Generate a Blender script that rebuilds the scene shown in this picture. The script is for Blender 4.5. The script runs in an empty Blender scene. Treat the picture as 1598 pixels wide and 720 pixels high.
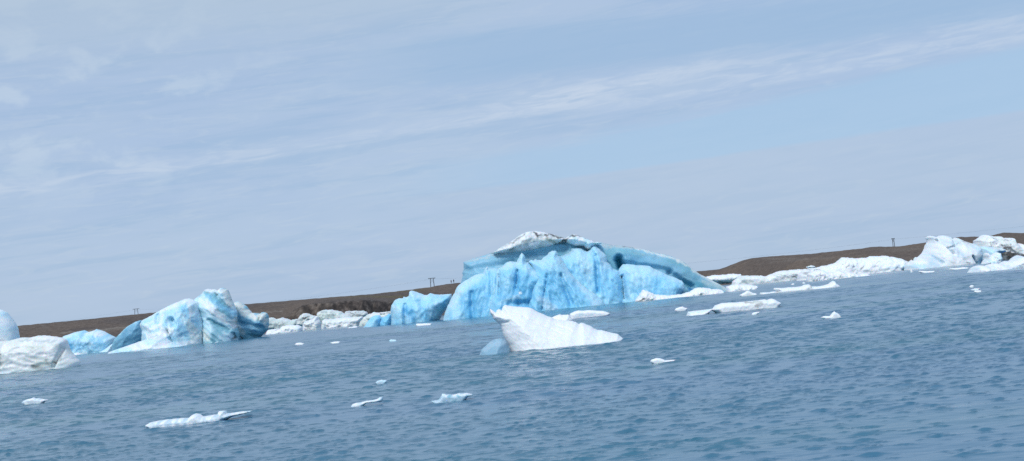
import bpy, bmesh, math, random
import numpy as np
from mathutils import Vector, Matrix, noise, geometry

random.seed(7)
sc = bpy.context.scene
COL = bpy.context.collection

# ------------------------------------------------------------------ camera
F_PX, W_PX, H_PX = 2195.0, 1598.0, 720.0
CAM_H = 3.5
PITCH, ROLL = math.radians(2.79), math.radians(5.71)
cam_data = bpy.data.cameras.new('camera')
cam = bpy.data.objects.new('camera', cam_data)
COL.objects.link(cam)
Rm = Matrix.Rotation(math.radians(90) + PITCH, 3, 'X') @ Matrix.Rotation(-ROLL, 3, 'Z')
cam.matrix_world = Matrix.Translation((0, 0, CAM_H)) @ Rm.to_4x4()
cam_data.sensor_width = 36.0
cam_data.lens = 36.0 * F_PX / W_PX
cam_data.clip_start = 0.5
cam_data.clip_end = 60000
sc.camera = cam
RN = np.array([list(r) for r in Rm])
RI = np.linalg.inv(RN)

def ray(px, py):
    v = RN @ np.array([(px - W_PX / 2) / F_PX, -(py - H_PX / 2) / F_PX, -1.0])
    return v / v[1]
def P(px, py, Y):
    v = ray(px, py)
    return np.array([v[0] * Y, Y, CAM_H + v[2] * Y])
def proj(x, y, z):
    """world -> photo pixel (arrays)"""
    q = RI @ np.stack([x, y, z - CAM_H])
    return q[0] / -q[2] * F_PX + W_PX / 2, -q[1] / -q[2] * F_PX + H_PX / 2
def hor(px):
    return 467.4 - 0.1 * (px - 799)
def wdist(px, py):
    v = ray(px, py)
    return -CAM_H / v[2]

# ------------------------------------------------------------------ helpers
def tag(o, label=None, cat=None, group=None, kind=None):
    if label: o['label'] = label
    if cat: o['category'] = cat
    if group: o['group'] = group
    if kind: o['kind'] = kind
    return o

def link_mesh(name, verts, faces, mat, parent=None, smooth=True, colors=None):
    me = bpy.data.meshes.new(name)
    me.from_pydata([tuple(v) for v in verts], [], [tuple(f) for f in faces])
    me.materials.append(mat)
    if smooth:
        me.polygons.foreach_set('use_smooth', [True] * len(me.polygons))
    if colors is not None:
        ca = me.color_attributes.new('Col', 'FLOAT_COLOR', 'POINT')
        c4 = np.ones((len(verts), 4), dtype=np.float32)
        c4[:, :3] = colors
        ca.data.foreach_set('color', c4.ravel())
    me.update()
    o = bpy.data.objects.new(name, me)
    COL.objects.link(o)
    if parent: o.parent = parent
    return o

def sstep(a, b, x):
    t = np.clip((x - a) / (b - a), 0, 1)
    return t * t * (3 - 2 * t)

# ------------------------------------------------------------------ materials
def newmat(name):
    m = bpy.data.materials.new(name)
    m.use_nodes = True
    nt = m.node_tree
    b = nt.nodes['Principled BSDF']
    return m, nt, b

def ice_material(name, sss=0.25, rough=0.45, bump=0.35, scale=1.0, spec=0.4):
    m, nt, b = newmat(name)
    N, L = nt.nodes, nt.links
    at = N.new('ShaderNodeVertexColor'); at.layer_name = 'Col'
    tc = N.new('ShaderNodeTexCoord')
    n1 = N.new('ShaderNodeTexNoise'); n1.inputs['Scale'].default_value = 1.3 * scale
    n1.inputs['Detail'].default_value = 8; n1.inputs['Roughness'].default_value = 0.65
    L.new(tc.outputs['Object'], n1.inputs['Vector'])
    rmp = N.new('ShaderNodeMapRange')
    rmp.inputs[1].default_value = 0.3; rmp.inputs[2].default_value = 0.7
    rmp.inputs[3].default_value = 0.94; rmp.inputs[4].default_value = 1.04
    L.new(n1.outputs['Fac'], rmp.inputs[0])
    mul = N.new('ShaderNodeVectorMath'); mul.operation = 'SCALE'
    L.new(at.outputs['Color'], mul.inputs[0]); L.new(rmp.outputs[0], mul.inputs['Scale'])
    L.new(mul.outputs[0], b.inputs['Base Color'])
    n2 = N.new('ShaderNodeTexNoise'); n2.inputs['Scale'].default_value = 3.2 * scale
    n2.inputs['Detail'].default_value = 6; n2.inputs['Roughness'].default_value = 0.6
    L.new(tc.outputs['Object'], n2.inputs['Vector'])
    bp = N.new('ShaderNodeBump'); bp.inputs['Strength'].default_value = bump
    bp.inputs['Distance'].default_value = 0.35 / scale
    L.new(n2.outputs['Fac'], bp.inputs['Height'])
    L.new(bp.outputs[0], b.inputs['Normal'])
    b.inputs['Roughness'].default_value = rough
    b.inputs['Specular IOR Level'].default_value = spec
    b.inputs['Subsurface Weight'].default_value = sss
    b.inputs['Subsurface Radius'].default_value = (0.25, 0.7, 1.0)
    b.inputs['Subsurface Scale'].default_value = 0.8 / scale
    return m

M_ICE = ice_material('glacier_ice', sss=.35, bump=.13)
M_FLOE = ice_material('white_floe_ice', sss=0.25, rough=0.5, bump=0.13, scale=4.0)

def flat_material(name, col, rough=0.8):
    m, nt, b = newmat(name)
    N, L = nt.nodes, nt.links
    tc = N.new('ShaderNodeTexCoord')
    n = N.new('ShaderNodeTexNoise'); n.inputs['Scale'].default_value = 6
    L.new(tc.outputs['Object'], n.inputs['Vector'])
    r = N.new('ShaderNodeValToRGB')
    r.color_ramp.elements[0].position = .3; r.color_ramp.elements[1].position = .7
    r.color_ramp.elements[0].color = (*[c * .8 for c in col], 1)
    r.color_ramp.elements[1].color = (*[min(1, c * 1.2) for c in col], 1)
    L.new(n.outputs['Fac'], r.inputs[0]); L.new(r.outputs[0], b.inputs['Base Color'])
    b.inputs['Roughness'].default_value = rough
    return m

# ------------------------------------------------------------------ colours (linear albedo)
C = dict(white=(.82, .85, .87), snow=(.82, .845, .86), cream=(.72, .76, .72), pale=(.57, .78, .87), steel=(.24, .49, .64), steeld=(.15, .38, .55), slate=(.22, .40, .53), fog=(.34, .50, .61),
         ltblue=(.38, .69, .86), sky=(.23, .58, .82), blue=(.11, .46, .74), mid=(.09, .35, .57), deep=(.035, .20, .42),
         teal=(.05, .30, .42), seag=(.20, .45, .55), grey=(.48, .54, .55), dgrey=(.22, .25, .26), dirt=(.07, .065, .06),
         brown=(.16, .14, .11), olive=(.30, .31, .24), green=(.55, .64, .60), greyblue=(.50, .63, .72))
C = {k: np.array(v) for k, v in C.items()}

ZO = dict(a=(0, 430, 4.236), b=(160, 430, 5.539), c=(380, 420, 4.7), d=(690, 350, 4.5), e=(880, 350, 5.144),
          f=(740, 460, 6.392), g=(1060, 360, 5.144), h=(1330, 340, 5.537), i=(400, 470, 7.264), j=(1100, 400, 7.99),
          k=(1250, 370, 7.99), l=(1480, 360, 10.29), m=(960, 430, 7.99), n=(0, 560, 3.805), o=(400, 520, 3.6),
          p=(960, 440, 3.995), z=(0, 0, 1))
def fr(key, pts):
    ox, oy, s = ZO[key]
    return [(ox + x / s, oy + y / s) for x, y in pts]

def seg_dist(p, segs):
    """p (n,2), segs list of ((x,y),(x,y)) -> min distance (n,)"""
    best = np.full(len(p), 1e9)
    for (a, b) in segs:
        a = np.array(a, float); b = np.array(b, float)
        ab = b - a; L2 = max(ab @ ab, 1e-9)
        t = np.clip(((p - a) @ ab) / L2, 0, 1)
        d = np.hypot(*(p - (a + t[:, None] * ab)).T)
        best = np.minimum(best, d)
    return best

def inside(p, poly):
    x, y = p[:, 0], p[:, 1]
    r = np.zeros(len(p), bool)
    n = len(poly)
    for i in range(n):
        x0, y0 = poly[i]; x1, y1 = poly[(i + 1) % n]
        if y0 == y1: continue
        c = ((y0 > y) != (y1 > y)) & (x < (x1 - x0) * (y - y0) / (y1 - y0) + x0)
        r ^= c
    return r

def nz(px, py, s, seed=0.0, ang=0.0, stretch=1.0, octv=4):
    """fractal noise over pixel coords, feature size s px, stretched along direction ang"""
    ca, sa = math.cos(ang), math.sin(ang)
    u = (px * ca + py * sa) / (s * stretch); v = (-px * sa + py * ca) / s
    return np.array([noise.fractal(Vector((a, b, seed)), 0.9, 2.1, octv) for a, b in zip(u, v)])

def layer(pts, Y, T, s=14, step=2.0, jag=0.5, relief=0.5, fs=16, ang=0.0, stretch=1.0, scal=0.4, facet=0.3,
          lean=0.0, base=('white', 'pale'), bias=0.0, csize=22, cang=None, cstretch=None, strokes=(), dents=(), rim=None, rimw=2.5,
          seed=0.0, back=0.8, toe=0.0, sink=1.5, rk=.55, sr=1.0):
    """one rounded, relief-carved volume of ice with the outline pts, in the upright plane y = Y"""
    mpp = Y / F_PX
    # resample outline
    out = []
    wf = [hor(p[0]) + CAM_H * F_PX / (Y - T) for p in pts]
    wb = [hor(p[0]) + CAM_H * F_PX / Y for p in pts]
    pts = [(p[0], max(p[1], f_ + 6)) if p[1] > b_ - sink else p for p, f_, b_ in zip(pts, wf, wb)]
    n = len(pts)
    for i in range(n):
        a = np.array(pts[i], float); b = np.array(pts[(i + 1) % n], float)
        k = max(1, int(np.hypot(*(b - a)) / step))
        for q in range(k):
            p = a + (b - a) * q / k
            out.append(p)
    out = np.array(out)
    if jag > 0:
        jx = nz(out[:, 0], out[:, 1], 5, seed + 11.3); jy = nz(out[:, 0], out[:, 1], 5, seed + 4.7)
        out = out + np.stack([jx, jy], 1) * jag
    poly = [tuple(p) for p in out]
    # which edges lie under the water
    wl = np.array([wdist_line(p[0], Y) for p in poly])
    below = np.array([p[1] for p in poly]) > wl + 3
    segs = [(poly[i], poly[(i + 1) % len(poly)]) for i in range(len(poly)) if not (below[i] and below[(i + 1) % len(poly)])]
    mn, mx = out.min(0), out.max(0)
    gx, gy = np.meshgrid(np.arange(mn[0], mx[0], step), np.arange(mn[1], mx[1], step))
    g = np.stack([gx.ravel(), gy.ravel()], 1)
    rs = np.random.RandomState(int(seed * 10) % 9999 + 1)
    g = g + rs.uniform(-.3, .3, g.shape) * step
    g = g[inside(g, poly)]
    allseg = [(poly[i], poly[(i + 1) % len(poly)]) for i in range(len(poly))]
    g = g[seg_dist(g, allseg) > step * 0.55]
    vin = [Vector(p) for p in poly] + [Vector(p) for p in g]
    ed = [(i, (i + 1) % len(poly)) for i in range(len(poly))]
    r = geometry.delaunay_2d_cdt(vin, ed, [], 1, 1e-4)
    v2 = np.array([[v.x, v.y] for v in r[0]]); tris = [tuple(t) for t in r[2]]
    d = seg_dist(v2, segs)
    dall = seg_dist(v2, allseg)
    bnd = dall < 1e-3
    px, py = v2[:, 0], v2[:, 1]
    gfun = np.sqrt(1 - (1 - np.clip(d / s, 0, 1)) ** 2)
    gfun[bnd] = 0
    f = fs
    n1 = nz(px, py, f, seed, ang, stretch, 3)
    n2 = nz(px, py, f * .45, seed + 5, ang, stretch, 3)
    ridged = (0.5 - np.abs(n1)) * 1.2 + 0.35 * (0.3 - np.abs(n2))
    ca, sa = math.cos(ang), math.sin(ang)
    U = (px * ca + py * sa) / (f * .8 * max(1, stretch * .7)); V = (-px * sa + py * ca) / (f * .8)
    sc_, fa_ = np.zeros(len(px)), np.zeros(len(px))
    for i in range(len(px)):
        q = Vector((U[i] + .25 * n2[i], V[i] + .25 * n1[i], seed * 3.1))
        dd, pp = noise.voronoi(q)
        sc_[i] = dd[0]
        cv = noise.cell_vector(pp[0] * 7.3)
        fa_[i] = (q - pp[0]).dot(cv - Vector((0.5, 0.5, 0.5))) * 1.6 + (cv.x - .5) * .5
    rel = relief * rk * (ridged * .8 + scal * sc_ + facet * fa_)
    fade = np.clip(d / 5.0, 0, 1)
    off = -T * gfun + -rel * fade
    for (x0, y0, x1, y1, rad, dy) in dents:
        w = sstep(1, 0, seg_dist(v2, [((x0, y0), (x1, y1))]) / rad + n2 * .15)
        off += dy * w * fade
    X = np.zeros(len(px)); Z = np.zeros(len(px))
    dirs = RN @ np.stack([(px - W_PX / 2) / F_PX, -(py - H_PX / 2) / F_PX, -np.ones(len(px))])
    dirs = dirs / dirs[1]
    X, Z = dirs[0] * Y, CAM_H + dirs[2] * Y
    zc = np.clip(Z, 0, None)
    Ln = lean * zc - toe * np.exp(-zc / (mpp * 10 + .01)) * (1 - bnd)
    front = np.stack([X, Y + off + Ln, Z], 1)
    offb = T * back * gfun + rel * .7 * fade
    # colour
    cn = nz(px, py, csize, seed + 21, cang if cang is not None else ang, cstretch if cstretch is not None else stretch, 4)
    cw = sstep(-.5, .5, cn + bias)[:, None]
    col = C[base[0]] * (1 - cw) + C[base[1]] * cw
    wx = nz(px, py, 9, seed + 31) * 3; wy = nz(px, py, 9, seed + 37) * 3
    pw = np.stack([px + wx, py + wy], 1)
    for st in strokes:
        x0, y0, x1, y1, rad, cname, stg = st[:7]
        w = sstep(1.15, .25, seg_dist(pw, [((x0, y0), (x1, y1))]) / (rad * sr) + cn * .25)[:, None] * stg
        col = col * (1 - w) + C[cname] * w
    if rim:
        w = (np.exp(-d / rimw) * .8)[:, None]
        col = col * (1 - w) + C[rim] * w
    nf = len(v2)
    bi = {}
    verts = [tuple(p) for p in front]
    cols = [c for c in col]
    for i in range(nf):
        if bnd[i]: bi[i] = i
        else:
            bi[i] = len(verts)
            verts.append((X[i], Y + offb[i] + Ln[i], Z[i])); cols.append(col[i])
    faces = []
    for t in tris:
        # wind so that the front looks towards the camera (-y)
        a, b, c = [v2[k] for k in t]
        cr = (b[0] - a[0]) * (c[1] - a[1]) - (b[1] - a[1]) * (c[0] - a[0])
        tt = t if cr < 0 else (t[0], t[2], t[1])
        faces.append(tt)
        if not all(bnd[k] for k in t):
            faces.append((bi[tt[0]], bi[tt[2]], bi[tt[1]]))
    return verts, faces, cols

def wdist_line(px, Y):
    # pixel row where the water surface at depth Y shows in column px
    lo, hi = hor(px) + .5, hor(px) + 400
    t = CAM_H / Y * F_PX
    return hor(px) + t

def ice(name, layers, mat=None, parent=None):
    V, Fc, Cl = [], [], []
    for L in layers:
        v, f, c = layer(**L)
        o = len(V)
        V += v; Cl += c
        Fc += [tuple(k + o for k in q) for q in f]
    return link_mesh(name, V, Fc, mat or M_ICE, parent, True, np.array(Cl))

def empty(name, loc):
    o = bpy.data.objects.new(name, None)
    o.location = loc
    o.empty_display_size = 1
    COL.objects.link(o)
    return o
def adopt(o, root):
    o.parent = root
    o.matrix_parent_inverse = Matrix.Translation(-root.location)
    return o

# ------------------------------------------------------------------ world (sky with thin cloud layers)
SUN_EL, SUN_AZ = math.radians(46), math.radians(205)   # azimuth clockwise from +Y
w = bpy.data.worlds.new('World'); sc.world = w
w.use_nodes = True
nt = w.node_tree; N, L = nt.nodes, nt.links
for n_ in list(N): N.remove(n_)
outw = N.new('ShaderNodeOutputWorld')
skyt = N.new('ShaderNodeTexSky'); skyt.sky_type = 'NISHITA'; skyt.sun_disc = False
skyt.sun_elevation = SUN_EL; skyt.sun_rotation = SUN_AZ
skyt.altitude = 0; skyt.air_density = 1.0; skyt.dust_density = 0.6; skyt.ozone_density = 2.0
bgs = N.new('ShaderNodeBackground'); bgs.inputs['Strength'].default_value = 0.085
L.new(skyt.outputs[0], bgs.inputs['Color'])
tc = N.new('ShaderNodeTexCoord')
sep = N.new('ShaderNodeSeparateXYZ'); L.new(tc.outputs['Generated'], sep.inputs[0])
def M(op, a, b=None, c=None, clamp=False):
    n = N.new('ShaderNodeMath'); n.operation = op; n.use_clamp = clamp
    for i, v in enumerate((a, b, c)):
        if v is None: continue
        if isinstance(v, (int, float)): n.inputs[i].default_value = v
        else: L.new(v, n.inputs[i])
    return n.outputs[0]
def ramp(v, a, b, lo=0.0, hi=1.0):
    n = N.new('ShaderNodeMapRange'); n.interpolation_type = 'SMOOTHSTEP'
    L.new(v, n.inputs[0])
    n.inputs[1].default_value = a; n.inputs[2].default_value = b
    n.inputs[3].default_value = lo; n.inputs[4].default_value = hi
    return n.outputs[0]
az = M('ARCTAN2', sep.outputs['X'], sep.outputs['Y'])      # radians, 0 = ahead
el = M('ARCSINE', sep.outputs['Z'])
def azel(px, py):
    v = RN @ np.array([(px - W_PX / 2) / F_PX, -(py - H_PX / 2) / F_PX, -1.0]); v = v / np.linalg.norm(v)
    return math.atan2(v[0], v[1]), math.asin(v[2])
def band_line(p0, p1):
    """elevation as a linear function of azimuth through two directions"""
    a0, e0 = azel(*p0); a1, e1 = azel(*p1)
    k = (e1 - e0) / (a1 - a0)
    return e0 - k * a0, k
def texn(scale_az, scale_el, shear, detail=6, rough=.55, w_=0.0, distort=0.0):
    u = M('MULTIPLY', az, scale_az)
    v = M('MULTIPLY', M('SUBTRACT', el, M('MULTIPLY', az, shear)), scale_el)
    cb = N.new('ShaderNodeCombineXYZ'); L.new(u, cb.inputs[0]); L.new(v, cb.inputs[1]); cb.inputs[2].default_value = w_
    n = N.new('ShaderNodeTexNoise'); n.inputs['Scale'].default_value = 1
    n.inputs['Detail'].default_value = detail; n.inputs['Roughness'].default_value = rough
    n.inputs['Distortion'].default_value = distort
    L.new(cb.outputs[0], n.inputs['Vector'])
    return n.outputs['Fac']
n_big = texn(5, 16, .07, 5, .5, 1.3)
n_str = texn(9, 110, .065, 7, .6, 4.1, .4)
n_fine = texn(30, 190, .055, 6, .62, 7.7, .8)
n_puff = texn(26, 40, .05, 6, .55, 9.2, .3)
def dist_to(p0, p1, wob=0.02):
    a, k = band_line(p0, p1)
    e = M('SUBTRACT', el, M('ADD', M('MULTIPLY', az, k), a))
    return M('ADD', e, M('MULTIPLY', M('SUBTRACT', n_str, .5), wob))
px_ = 1 / F_PX
# clear wedge between the two sheets of cloud
d_up = dist_to((600, 268), (1598, 66), .022)     # upper limit of the clear strip
d_lo = dist_to((600, 312), (1598, 170), .006)    # its lower limit
clear = M('MULTIPLY', ramp(d_up, 8 * px_, -16 * px_), ramp(d_lo, -6 * px_, 3 * px_))
clear = M('MULTIPLY', clear, ramp(az, -.12, .06))
# dark blue gap above the bright band
d_gap = dist_to((500, 130), (1598, 8), .03)
gap = M('MULTIPLY', ramp(d_gap, -30 * px_, 0), ramp(d_gap, 85 * px_, 40 * px_))
gap = M('MULTIPLY', gap, ramp(az, -.17, .02))
# bright band
d_b = dist_to((0, 298), (800, 178), .014)
d_b2 = dist_to((800, 178), (1598, 52), .016)
b_left = M('MULTIPLY', ramp(d_b, 26 * px_, 4 * px_), ramp(d_b, -16 * px_, -3 * px_))
b_left = M('MULTIPLY', b_left, ramp(az, .03, -.03))
b_right = M('MULTIPLY', ramp(d_b2, 55 * px_, 4 * px_), ramp(d_b2, -16 * px_, -2 * px_))
b_right = M('MULTIPLY', b_right, ramp(az, -.04, .03))
d_c = dist_to((800, 165), (1598, -20), .02)
b_thin = M('MULTIPLY', ramp(d_c, 22 * px_, 2 * px_), ramp(d_c, -22 * px_, -4 * px_))
b_thin = M('MULTIPLY', b_thin, M('MULTIPLY', ramp(az, -.02, .05), ramp(az, .20, .10)))
# veil colour: grey blue with soft variation
def rgbmix(f, a, b):
    n = N.new('ShaderNodeMix'); n.data_type = 'RGBA'
    if isinstance(f, (int, float)): n.inputs[0].default_value = f
    else: L.new(f, n.inputs[0])
    for i, v in ((6, a), (7, b)):
        if isinstance(v, tuple): n.inputs[i].default_value = (*v, 1)
        else: L.new(v, n.inputs[i])
    return n.outputs[2]
def s2l(r, g, b):
    f = lambda c: (c / 255 / 12.92) if c / 255 <= .04045 else ((c / 255 + .055) / 1.055) ** 2.4
    return (f(r), f(g), f(b))
veil = rgbmix(ramp(n_big, .38, .64), s2l(161, 183, 212), s2l(168, 188, 213))
veil = rgbmix(M('MULTIPLY', ramp(n_str, .42, .66), .45), veil, s2l(168, 188, 216))
veil = rgbmix(M('MULTIPLY', ramp(n_str, .52, .34), .55), veil, s2l(151, 178, 209))
veil = rgbmix(M('MULTIPLY', ramp(n_fine, .48, .70), .5), veil, s2l(176, 193, 214))
left_top = M('MULTIPLY', ramp(az, -.02, -.3), ramp(el, .07, .14))
veil = rgbmix(M('MULTIPLY', M('MULTIPLY', ramp(n_puff, .48, .66), left_top), .65), veil, s2l(186, 202, 220))
topw = ramp(el, .16, .24)
veil = rgbmix(M('MULTIPLY', topw, M('MULTIPLY', ramp(az, .10, -.12), .7)), veil, s2l(172, 190, 208))
veil = rgbmix(M('MULTIPLY', gap, .75), veil, s2l(149, 178, 209))
veil = rgbmix(M('MULTIPLY', clear, .8), veil, s2l(159, 189, 218))
low = M('MULTIPLY', ramp(d_lo, 3 * px_, -5 * px_), ramp(d_lo, -150 * px_, -60 * px_))
veil = rgbmix(M('MULTIPLY', M('MULTIPLY', low, ramp(az, -.15, .05)), .55), veil, s2l(169, 187, 211))
hi = M('ADD', M('ADD', M('MULTIPLY', b_right, .52), M('MULTIPLY', b_left, .5)), M('MULTIPLY', b_thin, .55), clamp=True)
hi = M('MULTIPLY', hi, ramp(n_fine, .34, .64, .15, 1.0))
hi = M('MULTIPLY', hi, ramp(n_puff, .30, .55, .55, 1.0))
veil = rgbmix(hi, veil, s2l(190, 203, 221))
# near the horizon a little paler and flatter; overhead a brighter overcast
veil = rgbmix(M('MULTIPLY', ramp(el, .035, .0), .5), veil, s2l(160, 185, 213))
bgc = N.new('ShaderNodeBackground'); L.new(veil, bgc.inputs['Color']); L.new(ramp(el, .30, .95, 1.09, 1.75), bgc.inputs['Strength'])
mixs = N.new('ShaderNodeMixShader')
L.new(ramp(el, .25, .9, .90, .72), mixs.inputs[0]); L.new(bgs.outputs[0], mixs.inputs[1]); L.new(bgc.outputs[0], mixs.inputs[2])
L.new(mixs.outputs[0], outw.inputs['Surface'])

# sun behind thin cloud
sd = bpy.data.lights.new('sun', 'SUN'); sd.energy = 2.0; sd.angle = math.radians(14); sd.color = (1, .965, .91)
so = bpy.data.objects.new('sun', sd); COL.objects.link(so)
sdir = Vector((math.sin(SUN_AZ) * math.cos(SUN_EL), math.cos(SUN_AZ) * math.cos(SUN_EL), math.sin(SUN_EL)))
so.rotation_euler = sdir.to_track_quat('Z', 'Y').to_euler()
so.location = (0, -50, 80)

# ------------------------------------------------------------------ water
def water():
    m, nt, b = newmat('lagoon_water')
    N, L = nt.nodes, nt.links
    b.inputs['Roughness'].default_value = 0.19
    b.inputs['IOR'].default_value = 1.333
    tcn = N.new('ShaderNodeTexCoord')
    def tex(sx, sy, detail=4, rough=.6, rot=.08):
        mp = N.new('ShaderNodeMapping'); mp.inputs['Scale'].default_value = (sx, sy, 1); mp.inputs['Rotation'].default_value = (0, 0, rot)
        L.new(tcn.outputs['Object'], mp.inputs[0])
        n = N.new('ShaderNodeTexNoise'); n.inputs['Scale'].default_value = 1; n.inputs['Detail'].default_value = detail
        n.inputs['Roughness'].default_value = rough
        L.new(mp.outputs[0], n.inputs['Vector'])
        return n.outputs['Fac']
    def rng(v, a, b_, c, d):
        n = N.new('ShaderNodeMapRange'); L.new(v, n.inputs[0])
        for k, q in enumerate((a, b_, c, d)): n.inputs[k + 1].default_value = q
        return n.outputs[0]
    nb = tex(.010, .035, 3)
    mr = N.new('ShaderNodeMix'); mr.data_type = 'RGBA'
    L.new(rng(nb, .35, .65, 0, 1), mr.inputs[0])
    mr.inputs[6].default_value = (.034, .144, .198, 1); mr.inputs[7].default_value = (.040, .136, .240, 1)
    L.new(mr.outputs[2], b.inputs['Base Color'])
    calm = rng(nb, .36, .60, .45, 1.0)
    # small ripples: the slope itself comes from noise, so it holds at any distance
    geo = N.new('ShaderNodeNewGeometry')
    def slope(sx, sy, amp, rot, detail=3):
        mp = N.new('ShaderNodeMapping'); mp.inputs['Scale'].default_value = (sx, sy, 1); mp.inputs['Rotation'].default_value = (0, 0, rot)
        L.new(tcn.outputs['Object'], mp.inputs[0])
        n = N.new('ShaderNodeTexNoise'); n.inputs['Scale'].default_value = 1; n.inputs['Detail'].default_value = detail
        L.new(mp.outputs[0], n.inputs['Vector'])
        s1 = N.new('ShaderNodeVectorMath'); s1.operation = 'SUBTRACT'; L.new(n.outputs['Color'], s1.inputs[0]); s1.inputs[1].default_value = (.5, .5, .5)
        s2 = N.new('ShaderNodeVectorMath'); s2.operation = 'MULTIPLY'; L.new(s1.outputs[0], s2.inputs[0]); s2.inputs[1].default_value = (amp * .6, amp, 0)
        return s2.outputs[0]
    ad = N.new('ShaderNodeVectorMath'); ad.operation = 'ADD'
    L.new(slope(.8, 2.2, .04, .1), ad.inputs[0]); L.new(slope(4.0, 9.0, .10, -.15), ad.inputs[1])
    ml = N.new('ShaderNodeVectorMath'); ml.operation = 'SCALE'; L.new(ad.outputs[0], ml.inputs[0]); L.new(calm, ml.inputs['Scale'])
    a2 = N.new('ShaderNodeVectorMath'); a2.operation = 'ADD'; L.new(geo.outputs['Normal'], a2.inputs[0]); L.new(ml.outputs[0], a2.inputs[1])
    nn = N.new('ShaderNodeVectorMath'); nn.operation = 'NORMALIZE'; L.new(a2.outputs[0], nn.inputs[0])
    L.new(nn.outputs[0], b.inputs['Normal'])
    NC = 1150
    t_f = np.linspace(-.54, .54, NC)
    side = .54 + np.cumsum(.004 * 1.16 ** np.arange(1, 42))
    NS = len(side)
    t_ = np.concatenate([-side[::-1], t_f, side])
    ys = [16.0]
    while ys[-1] < 420:
        y = ys[-1]
        ys.append(y + (float(np.clip(y * y / (CAM_H * F_PX) * .42, .045, .12)) if y < 125 else .28 if y < 230 else .6))
    while ys[-1] < 30000: ys.append(ys[-1] * 1.2)
    ys = np.array([-400, -150, -40, 0, 6, 12] + ys)
    tt, yy = np.meshgrid(t_, ys)
    X = (tt * np.maximum(yy, 34)).astype(np.float32)
    Yw = yy.astype(np.float32)
    dy = np.gradient(ys)[:, None].astype(np.float32)
    dx = (np.maximum(ys, 34)[:, None] * np.gradient(t_)[None, :]).astype(np.float32)
    Zw = np.zeros_like(X)
    rs = np.random.RandomState(3)
    env = np.zeros_like(X)
    for k in range(10):
        kx, ky = rs.uniform(-.16, .16), rs.uniform(-.3, .3)
        env += np.sin(kx * X + ky * Yw + rs.uniform(0, 6.28) + np.sin(kx * Yw * .7))
    env = .75 + .40 * np.tanh(env / 2.5)
    # low background ripple
    for k in range(40):
        lam = .22 * (12 ** rs.uniform(0, 1))
        th = rs.normal(0, .35) + .06
        kk = 2 * math.pi / lam
        amp = .0011 * lam ** .9
        res = np.clip((lam / np.maximum(dy, 1e-3) - 2.0) / 1.5, 0, 1) * np.clip((lam / np.maximum(dx, 1e-3) - 2.0) / 2, 0, 1)
        ph = kk * (X * math.sin(th) + Yw * math.cos(th)) + rs.uniform(0, 6.28)
        ph += 1.2 * np.sin(X * kk * .14 + Yw * kk * .05 + rs.uniform(0, 6.28))
        Zw += amp * res * np.sin(ph)
    # short steep wavelets: lens shaped crests, steeper on the near side
    tmax = .54
    for (y0, y1, dens, s0, s1, hf) in ((17, 48, 15., .04, .125, 1.9), (48, 80, 5.0, .07, .22, 1.6), (80, 135, 1.7, .12, .30, 1.4), (135, 230, .45, .32, .62, .65), (230, 400, .10, .8, 1.4, .25)):
        y0f, y1f = float(y0), float(y1)
        area = .45 * 2 * (y1f ** 2 - y0f ** 2) / 2
        n_w = int(area * dens)
        yc = np.sqrt(rs.uniform(y0f ** 2, y1f ** 2, n_w)); xc = rs.uniform(-.45, .45, n_w) * yc
        sz = s0 * (s1 / s0) ** (rs.uniform(0, 1, n_w) ** 1.5)
        env = np.zeros(n_w)
        for kx, ky, p_ in ((.11, .07, 1.), (-.05, .13, 2.), (.21, -.16, .3), (.02, .05, 4.)):
            env += np.sin(kx * xc + ky * yc + p_)
        keep = rs.uniform(0, 1, n_w) < np.clip(.65 + .20 * env, .25, 1)
        Lx = sz * rs.uniform(1.2, 3.2, n_w); rot = rs.normal(.04, .16, n_w); cur = rs.normal(0, .25, n_w); hh = sz * hf * rs.uniform(.07, .20, n_w)
        for q in np.nonzero(keep)[0]:
            i0, i1 = np.searchsorted(ys, (yc[q] - sz[q] * 2.2, yc[q] + sz[q] * 3.2))
            wd = max(yc[q], 34.)
            j0 = int(((xc[q] - 2.4 * Lx[q]) / wd + tmax) / (2 * tmax) * (NC - 1)); j1 = int(((xc[q] + 2.4 * Lx[q]) / wd + tmax) / (2 * tmax) * (NC - 1)) + 2
            j0 = max(j0, 0) + NS; j1 = max(j1, 0) + NS
            u = X[i0:i1, j0:j1] - xc[q]; v = Yw[i0:i1, j0:j1] - yc[q]
            v = v + rot[q] * u + cur[q] * u * u / Lx[q]
            Zw[i0:i1, j0:j1] += hh[q] * np.exp(-(u / Lx[q]) ** 2) * np.exp(-(v / (sz[q] * np.where(v < 0, .27, 1.2))) ** 2)
    nr, nc = X.shape
    idx = np.arange(nr * nc).reshape(nr, nc)
    verts = np.stack([X.ravel(), Yw.ravel(), Zw.ravel()], 1)
    f = np.stack([idx[:-1, :-1].ravel(), idx[:-1, 1:].ravel(), idx[1:, 1:].ravel(), idx[1:, :-1].ravel()], 1)
    me = bpy.data.meshes.new('lagoon_water')
    me.vertices.add(len(verts)); me.vertices.foreach_set('co', verts.ravel().astype(np.float32))
    me.loops.add(f.size); me.loops.foreach_set('vertex_index', f.ravel().astype(np.int32))
    me.polygons.add(len(f)); me.polygons.foreach_set('loop_start', (np.arange(len(f)) * 4).astype(np.int32))
    me.polygons.foreach_set('loop_total', np.full(len(f), 4, np.int32))
    me.polygons.foreach_set('use_smooth', np.ones(len(f), bool))
    me.materials.append(m)
    me.update(calc_edges=True); me.validate()
    o = bpy.data.objects.new('lagoon_water', me); COL.objects.link(o)
    tag(o, kind='structure')
water()

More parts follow.
